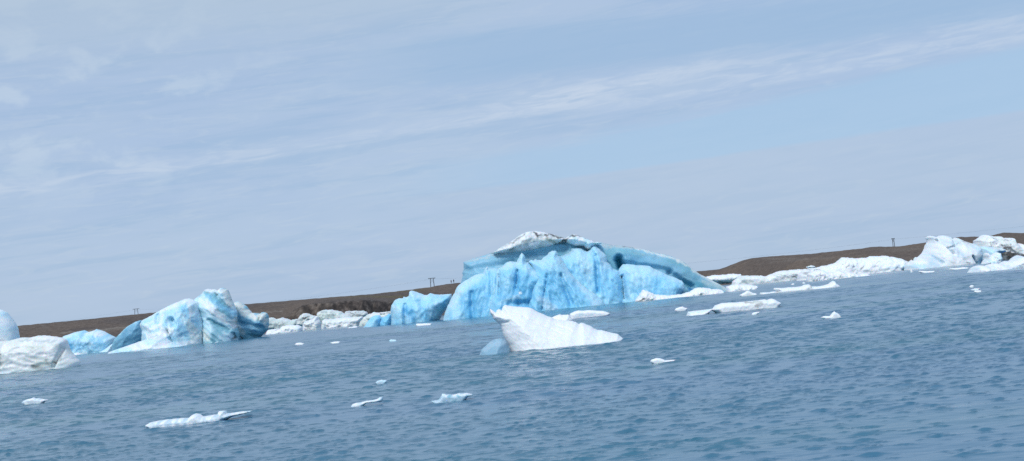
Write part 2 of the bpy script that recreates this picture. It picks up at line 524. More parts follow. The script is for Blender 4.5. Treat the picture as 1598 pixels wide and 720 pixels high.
# ------------------------------------------------------------------ moraine shore
CREST = [(-700, 575), (-100, 521), (30, 508.5), (120, 500), (200, 492), (300, 482), (390, 474.5), (470, 468), (520, 464), (580, 459.5), (640, 452.5), (667, 449),
         (680, 446.5), (692, 444.5), (704, 442.8), (712, 442), (760, 440), (830, 440), (930, 438), (1000, 434), (1060, 426), (1089, 423.5), (1122, 420.5),
         (1134, 416.5), (1146, 411.5), (1158, 407), (1171, 403.5), (1200, 400.5), (1270, 396), (1330, 389.5), (1345, 388), (1360, 385.5), (1390, 385), (1405, 384.5), (1425, 381.5), (1450, 378),
         (1475, 373), (1500, 370), (1530, 369.5), (1548, 367.5), (1566, 363.3), (1600, 364), (1700, 362), (2300, 330)]
SHORE = [(-700, 520), (300, 520), (430, 525), (560, 520), (700, 560), (1000, 700), (1100, 760), (1170, 700), (1240, 615), (1330, 560), (1413, 545), (1700, 545), (2300, 545)]
def terrain():
    m, nt, b = newmat('moraine_gravel')
    N, L = nt.nodes, nt.links
    at = N.new('ShaderNodeVertexColor'); at.layer_name = 'Col'
    tcn = N.new('ShaderNodeTexCoord')
    n1 = N.new('ShaderNodeTexNoise'); n1.inputs['Scale'].default_value = .6; n1.inputs['Detail'].default_value = 9; n1.inputs['Roughness'].default_value = .7
    L.new(tcn.outputs['Object'], n1.inputs['Vector'])
    mr = N.new('ShaderNodeMapRange'); mr.inputs[1].default_value = .3; mr.inputs[2].default_value = .7; mr.inputs[3].default_value = .5; mr.inputs[4].default_value = 1.5
    L.new(n1.outputs['Fac'], mr.inputs[0])
    mu = N.new('ShaderNodeVectorMath'); mu.operation = 'SCALE'
    L.new(at.outputs['Color'], mu.inputs[0]); L.new(mr.outputs[0], mu.inputs['Scale']); L.new(mu.outputs[0], b.inputs['Base Color'])
    bp = N.new('ShaderNodeBump'); bp.inputs['Strength'].default_value = .5; bp.inputs['Distance'].default_value = 1
    L.new(n1.outputs['Fac'], bp.inputs['Height']); L.new(bp.outputs[0], b.inputs['Normal'])
    b.inputs['Roughness'].default_value = .95; b.inputs['Specular IOR Level'].default_value = .15
    cx = np.arange(-700, 2300, 2.6)
    cy = np.interp(cx, *zip(*CREST))
    cy = cy + nz(cx, cx * 0, 9, 2.2) * .5
    dv = RN @ np.stack([(cx - W_PX / 2) / F_PX, -(cy - H_PX / 2) / F_PX, -np.ones(len(cx))])
    t, kz = dv[0] / dv[1], dv[2] / dv[1]
    shore = np.interp(cx, *zip(*SHORE))
    pr = np.concatenate([np.linspace(-.12, .45, 66), np.linspace(.46, 1, 28), [1.1, 1.3, 1.7, 2.2, 3, 4, 5.2, 6.5, 9, 14, 25, 60]])
    V = []; colr = []
    nr, nc = len(pr), len(cx)
    A, Pp = np.meshgrid(np.arange(nc), pr)
    Yv = shore[A] + 110 * Pp
    Xv = t[A] * Yv
    zc = CAM_H + kz[A] * (shore[A] + 110)
    pxA = cx[A]
    gul = np.array([noise.fractal(Vector((x / 2.4, y / 26.0, 3.3)), .9, 2.1, 5) for x, y in zip(Xv.ravel(), Yv.ravel())]).reshape(Xv.shape)
    big = np.array([noise.fractal(Vector((x / 60.0, y / 30.0, 8.3)), .9, 2.1, 4) for x, y in zip(Xv.ravel(), Yv.ravel())]).reshape(Xv.shape)
    rdg = 1 - np.abs(gul) * 2
    gul2 = np.array([noise.fractal(Vector((x / 2.2 + y * .12, y / 2.6, 6.3)), .9, 2.1, 5) for x, y in zip(Xv.ravel(), Yv.ravel())]).reshape(Xv.shape)
    blw = sstep(425, 455, pxA) * sstep(760, 640, pxA)
    pg = Pp + gul * .022 + big * .02
    gentle = np.clip(Pp, -.12, 1)
    prof_g = np.where(gentle < 0, gentle * 1.5, 1 - (1 - np.clip(gentle, 0, 1)) ** 1.6)
    prof_g = prof_g + .035 * big * sstep(0, .2, Pp) * sstep(1, .8, Pp) + .015 * gul * sstep(0, .1, Pp) * sstep(1, .85, Pp)
    top = np.interp(pxA, [430, 445, 470, 500, 560, 610, 660, 720], [.30, .45, .70, .74, .74, .60, .55, .55])
    prof_b = .12 * sstep(0, .06, Pp) + (top - .12) * sstep(.08, .2, pg) + (1 - top) * sstep(.2, 1.0, Pp) ** .8
    prof_b = np.where(Pp < 0, Pp * 1.5, prof_b) + .03 * rdg * sstep(.05, .1, Pp) * sstep(.35, .22, Pp)
    prof = prof_g * (1 - blw) + prof_b * blw
    Zv = zc * prof
    bey = Pp > 1
    drop = 4.0 / F_PX * Yv * sstep(1, 3, Pp)
    Zb = CAM_H + kz[A] * np.minimum(Yv, 1500) - np.minimum(drop, 6)
    Zv = np.where(bey, Zb, Zv)
    # colour
    n2 = np.array([noise.fractal(Vector((x / 40.0, y / 22.0, 5.3)), .9, 2.1, 5) for x, y in zip(Xv.ravel(), Yv.ravel())]).reshape(Xv.shape)
    sx, sy = proj(Xv.ravel(), Yv.ravel(), Zv.ravel())
    base = np.array((.100, .080, .070)); warm = np.array((.140, .106, .082)); olive = np.array((.105, .088, .050)); dark = np.array((.028, .025, .024)); pale = np.array((.20, .175, .15))
    wr = sstep(900, 1150, pxA)
    cw = np.clip(sstep(-.3, .35, n2) * .6 + wr * .4, 0, 1).ravel()[:, None]
    col = base * (1 - cw) + warm * cw
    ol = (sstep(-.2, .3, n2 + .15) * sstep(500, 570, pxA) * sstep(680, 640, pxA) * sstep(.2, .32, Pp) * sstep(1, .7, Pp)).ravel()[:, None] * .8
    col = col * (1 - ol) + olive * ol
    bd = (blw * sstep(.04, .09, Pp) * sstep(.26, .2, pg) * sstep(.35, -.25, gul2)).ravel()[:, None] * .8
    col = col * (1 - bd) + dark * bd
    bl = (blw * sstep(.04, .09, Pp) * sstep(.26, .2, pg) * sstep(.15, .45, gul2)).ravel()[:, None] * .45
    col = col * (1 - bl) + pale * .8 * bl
    for (x0, y0, x1, y1, r_, c_, s_) in [(240, 507, 95, 520, 1.4, pale, .7), (205, 512, 120, 520, 1.1, pale, .4), (395, 489, 440, 486, 1.2, pale, .6),
                                       (1190, 404, 1260, 404, 1.5, pale, .35), (1200, 410, 1300, 402, 1.4, pale, .25), (1380, 392, 1440, 388, 3, pale, .2),
                                       (60, 505, 75, 512, 2, pale, .2)]:
        w_ = sstep(1.2, .3, seg_dist(np.stack([sx, sy + nz(sx, sy, 8, 1.0, octv=2) * 1.2], 1), [((x0, y0), (x1, y1))]) / r_)[:, None] * s_
        col = col * (1 - w_) + c_ * w_
    idx = np.arange(nr * nc).reshape(nr, nc)
    f = np.stack([idx[:-1, :-1].ravel(), idx[:-1, 1:].ravel(), idx[1:, 1:].ravel(), idx[1:, :-1].ravel()], 1)
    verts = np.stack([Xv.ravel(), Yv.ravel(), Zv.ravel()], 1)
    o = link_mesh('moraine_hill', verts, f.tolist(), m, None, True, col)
    tag(o, kind='structure')
    def ground(px, dist):
        """world point on the plateau straight behind crest column px"""
        tt_ = np.interp(px, cx, t); k_ = np.interp(px, cx, kz); s_ = np.interp(px, cx, shore)
        p_ = (dist - s_) / 110
        if p_ <= 1:
            return np.array([tt_ * dist, dist, (CAM_H + k_ * (s_ + 110))])
        dr = 4.0 / F_PX * dist * float(sstep(1, 3, np.array(p_)))
        return np.array([tt_ * dist, dist, CAM_H + k_ * min(dist, 1500) - min(dr, 6)])
    return ground
ground = terrain()
# ================================================================== ICEBERGS
S = lambda key, lst: [(*fr(key, [(a, b)])[0], *fr(key, [(c, d)])[0], r / ZO[key][2], col, st) for (a, b, c, d, r, col, st) in lst]
DN = lambda key, lst: [(*fr(key, [(a, b)])[0], *fr(key, [(c, d)])[0], r / ZO[key][2], dy) for (a, b, c, d, r, dy) in lst]

# ---- left edge: long white block with a rounded dome behind
root = empty('iceberg', P(40, 579, 206))
root.location.z = 0
tag(root, 'dirty white flat topped iceberg with a rounded dome, cut off by the left edge', 'iceberg')
blk = ice('ice_block', [
    dict(pts=[(-75, 600), (-75, 532), (-30, 530)] + fr('a', [(0, 425), (60, 432), (120, 415), (165, 410), (205, 412), (240, 400), (300, 397), (360, 402), (420, 412), (440, 425), (450, 460), (465, 500), (500, 540), (528, 570), (528, 600), (528, 700), (380, 760)]),
         Y=212, T=3.2, s=26, step=1.7, relief=.75, fs=15, ang=-.1, stretch=2.6, base=('snow', 'cream'), bias=-.1, csize=12, jag=.8, seed=1.0,
         strokes=S('a', [(0, 620, 90, 630, 25, 'greyblue', .5), (270, 600, 320, 605, 22, 'brown', .6), (350, 560, 380, 600, 14, 'dgrey', .8), (400, 560, 415, 575, 12, 'brown', .8),
                         (445, 490, 430, 560, 10, 'dgrey', .55), (150, 425, 400, 432, 7, 'grey', .7), (40, 520, 60, 560, 22, 'grey', .55), (0, 425, 30, 425, 9, 'dgrey', .7),
                         (300, 540, 400, 600, 30, 'cream', .5), (0, 640, 520, 590, 14, 'pale', .35), (20, 540, 420, 480, 6, 'grey', .35), (60, 510, 300, 480, 5, 'grey', .25)]),
         dents=DN('a', [(445, 480, 400, 600, 20, .8), (50, 440, 60, 600, 14, .35)])),
], M_ICE); adopt(blk, root)
dm = ice('ice_dome', [
    dict(pts=[(-60, 560), (-60, 500), (-35, 488)] + fr('a', [(0, 225), (20, 230), (45, 245), (75, 280), (100, 315), (115, 350), (125, 410), (130, 500)]),
         Y=216, T=3.5, s=30, step=2, relief=.3, fs=22, base=('pale', 'white'), bias=.15, jag=.3, seed=2.0,
         strokes=S('a', [(0, 340, 60, 360, 60, 'pale', .7)])),
], M_ICE); adopt(dm, root)

# ---- small blue berg
o = ice('iceberg', [
    dict(pts=fr('a', [(420, 560), (425, 400), (470, 385), (510, 372), (560, 362), (582, 375), (610, 368), (640, 354), (690, 370), (740, 398), (765, 410), (770, 440), (745, 500), (730, 560), (600, 600)]),
         Y=425, T=6, s=18, step=1.5, relief=1.3, fs=11, ang=1.4, stretch=1.5, base=('pale', 'ltblue'), bias=.1, csize=14, seed=3.0, jag=.5,
         strokes=S('a', [(490, 440, 510, 480, 32, 'blue', .85), (560, 470, 600, 460, 36, 'sky', .7), (690, 440, 640, 490, 26, 'sky', .6), (600, 375, 700, 385, 22, 'white', .6), (440, 400, 520, 385, 16, 'pale', .7)])),
    dict(pts=fr('a', [(440, 600), (470, 520), (520, 505), (600, 515), (690, 490), (745, 450), (765, 440), (755, 560), (600, 620)]),
         Y=419, T=3, s=10, step=1.5, relief=.6, fs=9, base=('white', 'pale'), bias=-.1, seed=3.4, jag=.4),
]); tag(o, 'small low light blue iceberg just right of the dirty white berg at the left edge', 'iceberg')

# ---- big left berg
root = empty('iceberg', P(300, 541, 340)); root.location.z = 0
tag(root, 'big blue and white iceberg with dirt specks, jagged peak and curled right tail', 'iceberg')
q = ice('ice_wing', [
    dict(pts=fr('b', [(70, 700), (85, 645), (95, 600), (120, 545), (200, 470), (235, 440), (310, 398), (360, 385), (400, 500), (380, 700)]),
         Y=388, T=4, s=20, step=1.5, relief=1.1, fs=20, ang=-.6, stretch=2, lean=-.35, base=('steeld', 'steel'), bias=-.1, seed=4.0, jag=.3,
         strokes=S('b', [(110, 600, 220, 470, 24, 'seag', .45), (130, 530, 320, 400, 10, 'pale', .6)])),
]); adopt(q, root)
q = ice('ice_body', [
    dict(pts=fr('b', [(300, 720), (345, 600), (350, 480), (325, 425), (350, 385), (400, 360), (450, 330), (520, 290), (600, 250), (660, 225), (715, 203), (755, 200), (790, 212), (830, 235), (850, 310), (870, 380), (880, 440), (900, 600), (900, 720)]),
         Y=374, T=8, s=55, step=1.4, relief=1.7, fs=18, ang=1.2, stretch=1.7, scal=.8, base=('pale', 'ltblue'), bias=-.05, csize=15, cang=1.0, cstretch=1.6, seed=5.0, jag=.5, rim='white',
         strokes=S('b', [(640, 320, 690, 400, 45, 'ltblue', .7), (500, 350, 520, 400, 30, 'ltblue', .75), (540, 300, 760, 230, 24, 'white', .7), (400, 440, 520, 380, 30, 'white', .5), (560, 350, 580, 480, 22, 'white', .6),
                         (740, 480, 790, 540, 40, 'ltblue', .6), (700, 260, 760, 300, 35, 'sky', .4), (780, 210, 805, 400, 16, 'white', .7), (790, 420, 850, 560, 40, 'cream', .6), (480, 530, 640, 480, 55, 'white', .8), (440, 470, 560, 430, 30, 'white', .8),
                         (650, 600, 860, 570, 22, 'white', .6)]),
         dents=DN('b', [(500, 340, 520, 400, 26, 2), (650, 380, 680, 420, 36, 2), (620, 470, 660, 580, 14, 1.6), (870, 470, 890, 590, 14, 2)])),
    dict(pts=fr('b', [(790, 720), (800, 560), (820, 400), (770, 330), (745, 260), (775, 215), (800, 190), (850, 150), (868, 125), (900, 112), (930, 125), (960, 118), (985, 130), (1000, 115), (1030, 105), (1070, 120), (1085, 145), (1105, 200), (1130, 250), (1160, 330), (1160, 430), (1180, 500), (1160, 700)]),
         Y=377, T=7, s=55, step=1.4, relief=1.7, fs=16, ang=.75, stretch=2.6, base=('pale', 'seag'), bias=-.1, csize=11, cang=.72, cstretch=2.6, seed=6.0, jag=.6, lean=.15,
         strokes=S('b', [(890, 150, 1100, 260, 26, 'seag', .8), (920, 180, 1150, 330, 28, 'sky', .55), (860, 200, 1080, 350, 24, 'white', .6), (920, 260, 1150, 440, 20, 'white', .8), (950, 380, 1120, 480, 26, 'seag', .9),
                         (840, 260, 900, 420, 24, 'ltblue', .7), (1010, 500, 1080, 460, 30, 'seag', .7), (880, 120, 1000, 130, 22, 'white', .85), (1000, 110, 1060, 150, 24, 'white', .9), (1060, 130, 1120, 260, 26, 'cream', .9),
                         (1140, 400, 1240, 450, 28, 'cream', .8), (985, 155, 1005, 170, 9, 'dirt', .9), (870, 130, 930, 150, 6, 'brown', .5), (1100, 170, 1118, 215, 6, 'dgrey', .7), (1150, 360, 1160, 450, 7, 'dirt', .6),
                         (820, 380, 870, 400, 9, 'brown', .7), (900, 480, 960, 540, 34, 'cream', .8), (880, 510, 900, 560, 12, 'dirt', .9), (1155, 520, 1140, 545, 14, 'dirt', .8)]),
         dents=DN('b', [(880, 480, 900, 580, 12, 2), (1150, 500, 1160, 560, 16, 2), (1000, 180, 1150, 330, 22, 1.0), (950, 380, 1120, 470, 22, .9)])),
    dict(pts=fr('b', [(60, 700), (78, 655), (150, 630), (240, 600), (330, 568), (400, 548), (440, 535), (490, 520), (540, 535), (600, 575), (650, 592), (700, 600), (880, 590), (1000, 568), (1010, 660), (700, 760)]),
         Y=361, T=6, s=16, step=1.5, relief=1.4, fs=12, ang=-.2, stretch=1.6, base=('white', 'pale'), bias=-.1, csize=16, seed=7.0, jag=.5, toe=1.0,
         strokes=S('b', [(120, 660, 600, 625, 10, 'sky', .5), (330, 570, 380, 620, 10, 'grey', .4), (420, 540, 600, 480, 20, 'snow', .6), (600, 500, 650, 600, 22, 'pale', .5)])),
]); adopt(q, root)
q = ice('ice_tail', [
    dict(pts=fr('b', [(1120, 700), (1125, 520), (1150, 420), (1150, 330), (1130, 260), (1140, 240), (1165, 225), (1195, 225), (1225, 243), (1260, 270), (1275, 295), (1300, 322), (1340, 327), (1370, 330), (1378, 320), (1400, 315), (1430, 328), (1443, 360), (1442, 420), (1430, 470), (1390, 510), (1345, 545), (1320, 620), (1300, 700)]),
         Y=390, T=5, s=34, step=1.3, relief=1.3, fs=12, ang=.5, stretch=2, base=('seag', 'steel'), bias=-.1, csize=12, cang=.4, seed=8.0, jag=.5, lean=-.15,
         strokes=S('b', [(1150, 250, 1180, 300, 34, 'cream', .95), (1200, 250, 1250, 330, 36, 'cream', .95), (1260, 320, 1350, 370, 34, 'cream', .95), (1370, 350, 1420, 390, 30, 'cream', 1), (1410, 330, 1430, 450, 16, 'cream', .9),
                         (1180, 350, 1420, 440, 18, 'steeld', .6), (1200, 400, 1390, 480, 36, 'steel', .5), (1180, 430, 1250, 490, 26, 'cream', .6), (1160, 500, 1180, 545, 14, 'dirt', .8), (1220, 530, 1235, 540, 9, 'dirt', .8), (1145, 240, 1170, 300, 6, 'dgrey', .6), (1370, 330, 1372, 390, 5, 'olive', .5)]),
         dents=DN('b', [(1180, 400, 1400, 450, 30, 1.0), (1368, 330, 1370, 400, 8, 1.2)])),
]); adopt(q, root)

# ---- main berg
root = empty('iceberg', P(880, 482, 345)); root.location.z = 0
tag(root, 'huge bright blue iceberg in the centre with spiky front wall and smooth arched back', 'iceberg')
slab = ice('arched_slab', [
    dict(pts=[(700, 520), (708, 470)] + fr('d', [(135, 410), (150, 360), (145, 345), (155, 320), (155, 270), (175, 262), (240, 240), (300, 225), (360, 200), (420, 165), (470, 140), (505, 118), (540, 90), (590, 66), (640, 60), (700, 66), (760, 80), (820, 92), (855, 106), (880, 95), (910, 82), (960, 92), (1020, 115), (1060, 132), (1100, 135)])
             + fr('e', [(300, 158), (380, 175), (460, 180), (520, 188), (580, 200), (650, 212), (720, 232), (790, 245), (860, 265), (920, 290), (980, 325), (1030, 365), (1080, 400), (1140, 430), (1200, 460), (1260, 490), (1320, 525), (1350, 560), (1300, 640), (800, 680)]) + [(880, 520)],
         Y=366, T=7, s=40, step=1.9, relief=1.1, fs=24, ang=.25, stretch=2.4, base=('seag', 'steel'), bias=0, csize=26, cang=.3, cstretch=2.4, seed=9.0, jag=.35, lean=-.35,
         strokes=S('d', [(160, 300, 500, 260, 50, 'steel', .7), (200, 320, 330, 300, 40, 'steel', .6), (180, 265, 480, 205, 16, 'grey', .6), (590, 230, 860, 160, 36, 'steel', .75), (800, 170, 890, 190, 26, 'steeld', .6)])
         + S('e', [(300, 175, 560, 195, 22, 'grey', .75), (560, 200, 900, 290, 16, 'cream', .8), (900, 290, 1200, 470, 22, 'cream', .75), (1200, 470, 1310, 525, 20, 'cream', .6), (330, 230, 560, 260, 42, 'seag', .6),
                   (400, 280, 700, 300, 42, 'steeld', .85), (640, 270, 900, 380, 36, 'steel', .75), (820, 380, 1000, 470, 45, 'steel', .6), (930, 470, 1100, 500, 30, 'teal', .6), (420, 300, 440, 350, 36, 'teal', 1), (1100, 470, 1300, 520, 26, 'green', .5),
                   (560, 240, 760, 280, 12, 'olive', .25), (975, 520, 1010, 540, 22, 'deep', .9), (460, 182, 580, 200, 4, 'dirt', .7), (340, 168, 460, 182, 3, 'dirt', .35)]),
         dents=DN('e', [(420, 290, 440, 350, 50, 5), (480, 330, 820, 380, 40, 1.2), (820, 400, 1000, 510, 36, 1.5)])
         + DN('d', [(170, 330, 500, 280, 40, .8), (580, 240, 860, 180, 36, .6)])),
]); adopt(slab, root)
crust = ice('dirty_crust', [
    dict(lean=-.33, pts=fr('d', [(330, 215), (380, 192), (420, 163), (470, 138), (505, 115), (540, 88), (590, 64), (640, 57), (700, 63), (760, 77), (820, 89), (856, 104), (890, 118), (870, 130), (840, 138), (790, 152), (740, 172), (690, 185), (630, 198), (560, 207), (480, 210), (400, 212)]),
         Y=361.5, T=4.5, s=14, step=1.5, relief=1.2, fs=10, ang=-.4, stretch=1.6, base=('white', 'grey'), bias=-.2, csize=9, seed=10.0, jag=.4,
         strokes=S('d', [(700, 120, 780, 130, 34, 'cream', .7), (730, 110, 780, 140, 18, 'olive', .7), (650, 72, 670, 90, 9, 'dirt', .95), (675, 92, 760, 82, 7, 'dirt', .9), (760, 82, 855, 112, 7, 'dirt', 1), (790, 150, 870, 122, 9, 'dirt', 1),
                         (510, 130, 580, 78, 8, 'dgrey', .75), (470, 145, 510, 140, 7, 'brown', .8), (480, 190, 510, 180, 8, 'brown', .8), (560, 135, 590, 130, 7, 'olive', .7), (560, 205, 760, 170, 8, 'white', .6), (340, 215, 480, 200, 6, 'grey', .5)])),
    dict(lean=-.33, pts=fr('d', [(850, 112), (880, 92), (912, 78), (960, 88), (1020, 112), (1060, 128), (1100, 133), (1112, 142), (1060, 155), (1040, 185), (1010, 190), (980, 165), (930, 165), (900, 150), (870, 135)]),
         Y=360.5, T=4.5, s=10, step=1.4, relief=1.2, fs=8, base=('white', 'pale'), bias=-.1, csize=9, seed=10.7, jag=.4,
         strokes=S('d', [(856, 115, 905, 86, 7, 'dirt', .9), (905, 84, 960, 95, 6, 'dirt', .9), (960, 95, 1060, 130, 5, 'dgrey', .8), (1055, 130, 1105, 136, 7, 'dirt', .9), (950, 100, 965, 150, 5, 'grey', .6)])),
]); adopt(crust, root)
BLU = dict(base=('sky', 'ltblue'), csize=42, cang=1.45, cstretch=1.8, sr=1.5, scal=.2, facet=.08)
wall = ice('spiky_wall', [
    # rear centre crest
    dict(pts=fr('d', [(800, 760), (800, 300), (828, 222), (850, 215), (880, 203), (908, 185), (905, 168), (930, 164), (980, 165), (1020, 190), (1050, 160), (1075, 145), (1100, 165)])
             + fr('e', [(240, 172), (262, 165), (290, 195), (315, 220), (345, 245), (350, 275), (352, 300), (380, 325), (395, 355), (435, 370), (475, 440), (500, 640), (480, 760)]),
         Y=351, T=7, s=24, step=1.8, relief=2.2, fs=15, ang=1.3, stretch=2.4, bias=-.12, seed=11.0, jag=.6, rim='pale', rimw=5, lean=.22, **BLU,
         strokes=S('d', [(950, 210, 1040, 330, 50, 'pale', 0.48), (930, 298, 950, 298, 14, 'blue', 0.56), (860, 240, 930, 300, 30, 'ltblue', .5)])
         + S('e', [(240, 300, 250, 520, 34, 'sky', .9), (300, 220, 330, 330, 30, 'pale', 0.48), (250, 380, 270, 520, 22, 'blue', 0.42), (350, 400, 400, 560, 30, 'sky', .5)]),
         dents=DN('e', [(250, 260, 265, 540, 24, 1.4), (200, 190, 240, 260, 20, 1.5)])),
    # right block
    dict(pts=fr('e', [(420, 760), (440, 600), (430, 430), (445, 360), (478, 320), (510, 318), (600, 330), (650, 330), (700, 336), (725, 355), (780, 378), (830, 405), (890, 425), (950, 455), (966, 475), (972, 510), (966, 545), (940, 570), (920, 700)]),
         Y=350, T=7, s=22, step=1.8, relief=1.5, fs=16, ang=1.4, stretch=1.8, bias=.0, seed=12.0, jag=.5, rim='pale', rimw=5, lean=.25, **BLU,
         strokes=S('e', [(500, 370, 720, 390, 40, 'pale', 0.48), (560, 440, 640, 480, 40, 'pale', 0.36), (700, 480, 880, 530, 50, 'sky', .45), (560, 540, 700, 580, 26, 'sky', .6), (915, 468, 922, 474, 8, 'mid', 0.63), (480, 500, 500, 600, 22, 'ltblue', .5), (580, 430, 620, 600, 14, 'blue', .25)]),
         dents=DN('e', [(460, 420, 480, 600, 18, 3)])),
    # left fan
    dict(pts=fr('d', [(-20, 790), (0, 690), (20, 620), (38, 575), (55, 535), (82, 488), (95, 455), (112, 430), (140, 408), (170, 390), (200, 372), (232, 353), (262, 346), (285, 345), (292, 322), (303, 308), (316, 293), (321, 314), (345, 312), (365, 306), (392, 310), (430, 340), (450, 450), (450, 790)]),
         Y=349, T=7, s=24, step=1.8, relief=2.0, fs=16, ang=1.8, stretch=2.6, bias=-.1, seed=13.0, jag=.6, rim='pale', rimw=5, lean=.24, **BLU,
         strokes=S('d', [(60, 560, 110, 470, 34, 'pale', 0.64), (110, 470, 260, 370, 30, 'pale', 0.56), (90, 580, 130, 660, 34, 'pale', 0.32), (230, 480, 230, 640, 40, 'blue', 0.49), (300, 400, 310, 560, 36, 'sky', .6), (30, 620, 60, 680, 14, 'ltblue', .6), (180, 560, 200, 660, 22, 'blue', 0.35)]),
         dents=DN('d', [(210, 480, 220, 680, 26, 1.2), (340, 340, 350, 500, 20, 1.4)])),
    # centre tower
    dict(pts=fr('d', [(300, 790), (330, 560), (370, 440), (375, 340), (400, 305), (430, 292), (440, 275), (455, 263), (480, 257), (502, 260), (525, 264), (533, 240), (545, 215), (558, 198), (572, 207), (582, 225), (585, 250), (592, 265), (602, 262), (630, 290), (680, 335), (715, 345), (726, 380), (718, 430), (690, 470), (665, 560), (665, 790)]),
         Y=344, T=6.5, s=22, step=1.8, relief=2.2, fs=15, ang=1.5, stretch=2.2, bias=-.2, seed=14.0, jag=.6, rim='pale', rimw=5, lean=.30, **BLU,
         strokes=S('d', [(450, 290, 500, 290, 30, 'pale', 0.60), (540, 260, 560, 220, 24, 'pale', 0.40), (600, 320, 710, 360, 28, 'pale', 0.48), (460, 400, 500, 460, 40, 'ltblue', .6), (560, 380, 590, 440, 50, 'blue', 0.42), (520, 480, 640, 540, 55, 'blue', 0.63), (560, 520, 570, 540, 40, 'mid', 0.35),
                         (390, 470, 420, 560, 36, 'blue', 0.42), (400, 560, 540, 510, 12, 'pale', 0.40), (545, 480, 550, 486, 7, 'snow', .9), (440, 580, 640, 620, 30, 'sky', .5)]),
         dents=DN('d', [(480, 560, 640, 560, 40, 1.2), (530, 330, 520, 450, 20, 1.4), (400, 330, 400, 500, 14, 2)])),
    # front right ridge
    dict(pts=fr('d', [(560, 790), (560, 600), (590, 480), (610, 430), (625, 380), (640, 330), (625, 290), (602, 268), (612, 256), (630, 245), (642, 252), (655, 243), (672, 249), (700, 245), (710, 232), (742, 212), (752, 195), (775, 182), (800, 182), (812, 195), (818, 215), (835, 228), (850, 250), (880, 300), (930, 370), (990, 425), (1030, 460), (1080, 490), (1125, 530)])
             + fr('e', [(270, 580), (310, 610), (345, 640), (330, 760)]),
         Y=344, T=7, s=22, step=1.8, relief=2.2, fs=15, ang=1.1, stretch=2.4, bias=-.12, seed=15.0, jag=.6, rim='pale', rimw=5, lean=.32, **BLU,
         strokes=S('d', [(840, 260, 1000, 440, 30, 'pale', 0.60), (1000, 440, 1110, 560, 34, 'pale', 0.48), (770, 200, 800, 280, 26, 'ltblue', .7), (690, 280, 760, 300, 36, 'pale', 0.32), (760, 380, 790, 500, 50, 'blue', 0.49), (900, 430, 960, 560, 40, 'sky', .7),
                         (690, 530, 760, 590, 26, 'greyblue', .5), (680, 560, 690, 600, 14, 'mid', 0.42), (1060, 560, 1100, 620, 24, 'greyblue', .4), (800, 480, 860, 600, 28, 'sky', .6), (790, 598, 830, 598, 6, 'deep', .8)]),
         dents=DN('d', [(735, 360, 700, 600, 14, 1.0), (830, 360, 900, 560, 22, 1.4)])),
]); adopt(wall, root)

# ---- blue chunk left of the main berg
o = ice('iceberg', [
    dict(pts=fr('c', [(1060, 470), (1080, 420), (1085, 360), (1078, 300), (1082, 268), (1110, 225), (1140, 213), (1168, 218), (1172, 203), (1190, 208), (1210, 200), (1212, 168), (1225, 157), (1250, 162), (1290, 177), (1325, 190), (1345, 190), (1368, 177), (1400, 187), (1460, 187), (1525, 184), (1530, 230), (1500, 280), (1460, 330), (1425, 385), (1400, 430), (1390, 480)]),
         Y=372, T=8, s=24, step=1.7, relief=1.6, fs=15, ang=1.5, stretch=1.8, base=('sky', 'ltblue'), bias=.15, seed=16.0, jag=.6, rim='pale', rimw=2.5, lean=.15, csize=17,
         strokes=S('c', [(1110, 280, 1150, 300, 34, 'pale', .6), (1230, 180, 1330, 210, 24, 'pale', .6), (1230, 310, 1260, 360, 44, 'blue', .75), (1440, 230, 1420, 340, 34, 'pale', .45), (1270, 230, 1300, 225, 9, 'mid', .5), (1330, 300, 1350, 370, 34, 'sky', .6)]),
         dents=DN('c', [(1200, 260, 1200, 400, 20, 1.5)])),
]); tag(o, 'fan shaped pale blue iceberg touching the left foot of the huge blue one', 'iceberg')
o = ice('iceberg', [
    dict(pts=fr('i', [(1170, 330), (1225, 285), (1260, 230), (1300, 185), (1350, 162), (1400, 160), (1425, 190), (1420, 240), (1410, 270), (1400, 330)]),
         Y=378, T=3.2, s=14, step=1.1, relief=.7, fs=12, base=('sky', 'ltblue'), bias=-.1, seed=17.0, jag=.3, rim='ltblue', rimw=1.6),
    dict(pts=fr('i', [(1400, 330), (1395, 260), (1420, 185), (1470, 170), (1500, 140), (1540, 150), (1548, 200), (1545, 260), (1560, 330)]),
         Y=377, T=3.0, s=12, step=1.1, relief=.7, fs=10, base=('sky', 'blue'), bias=-.2, seed=17.5, jag=.3, rim='ltblue', rimw=1.6),
]); tag(o, 'low mid blue ice lump with a dark notch, left of the fan shaped blue berg', 'iceberg')

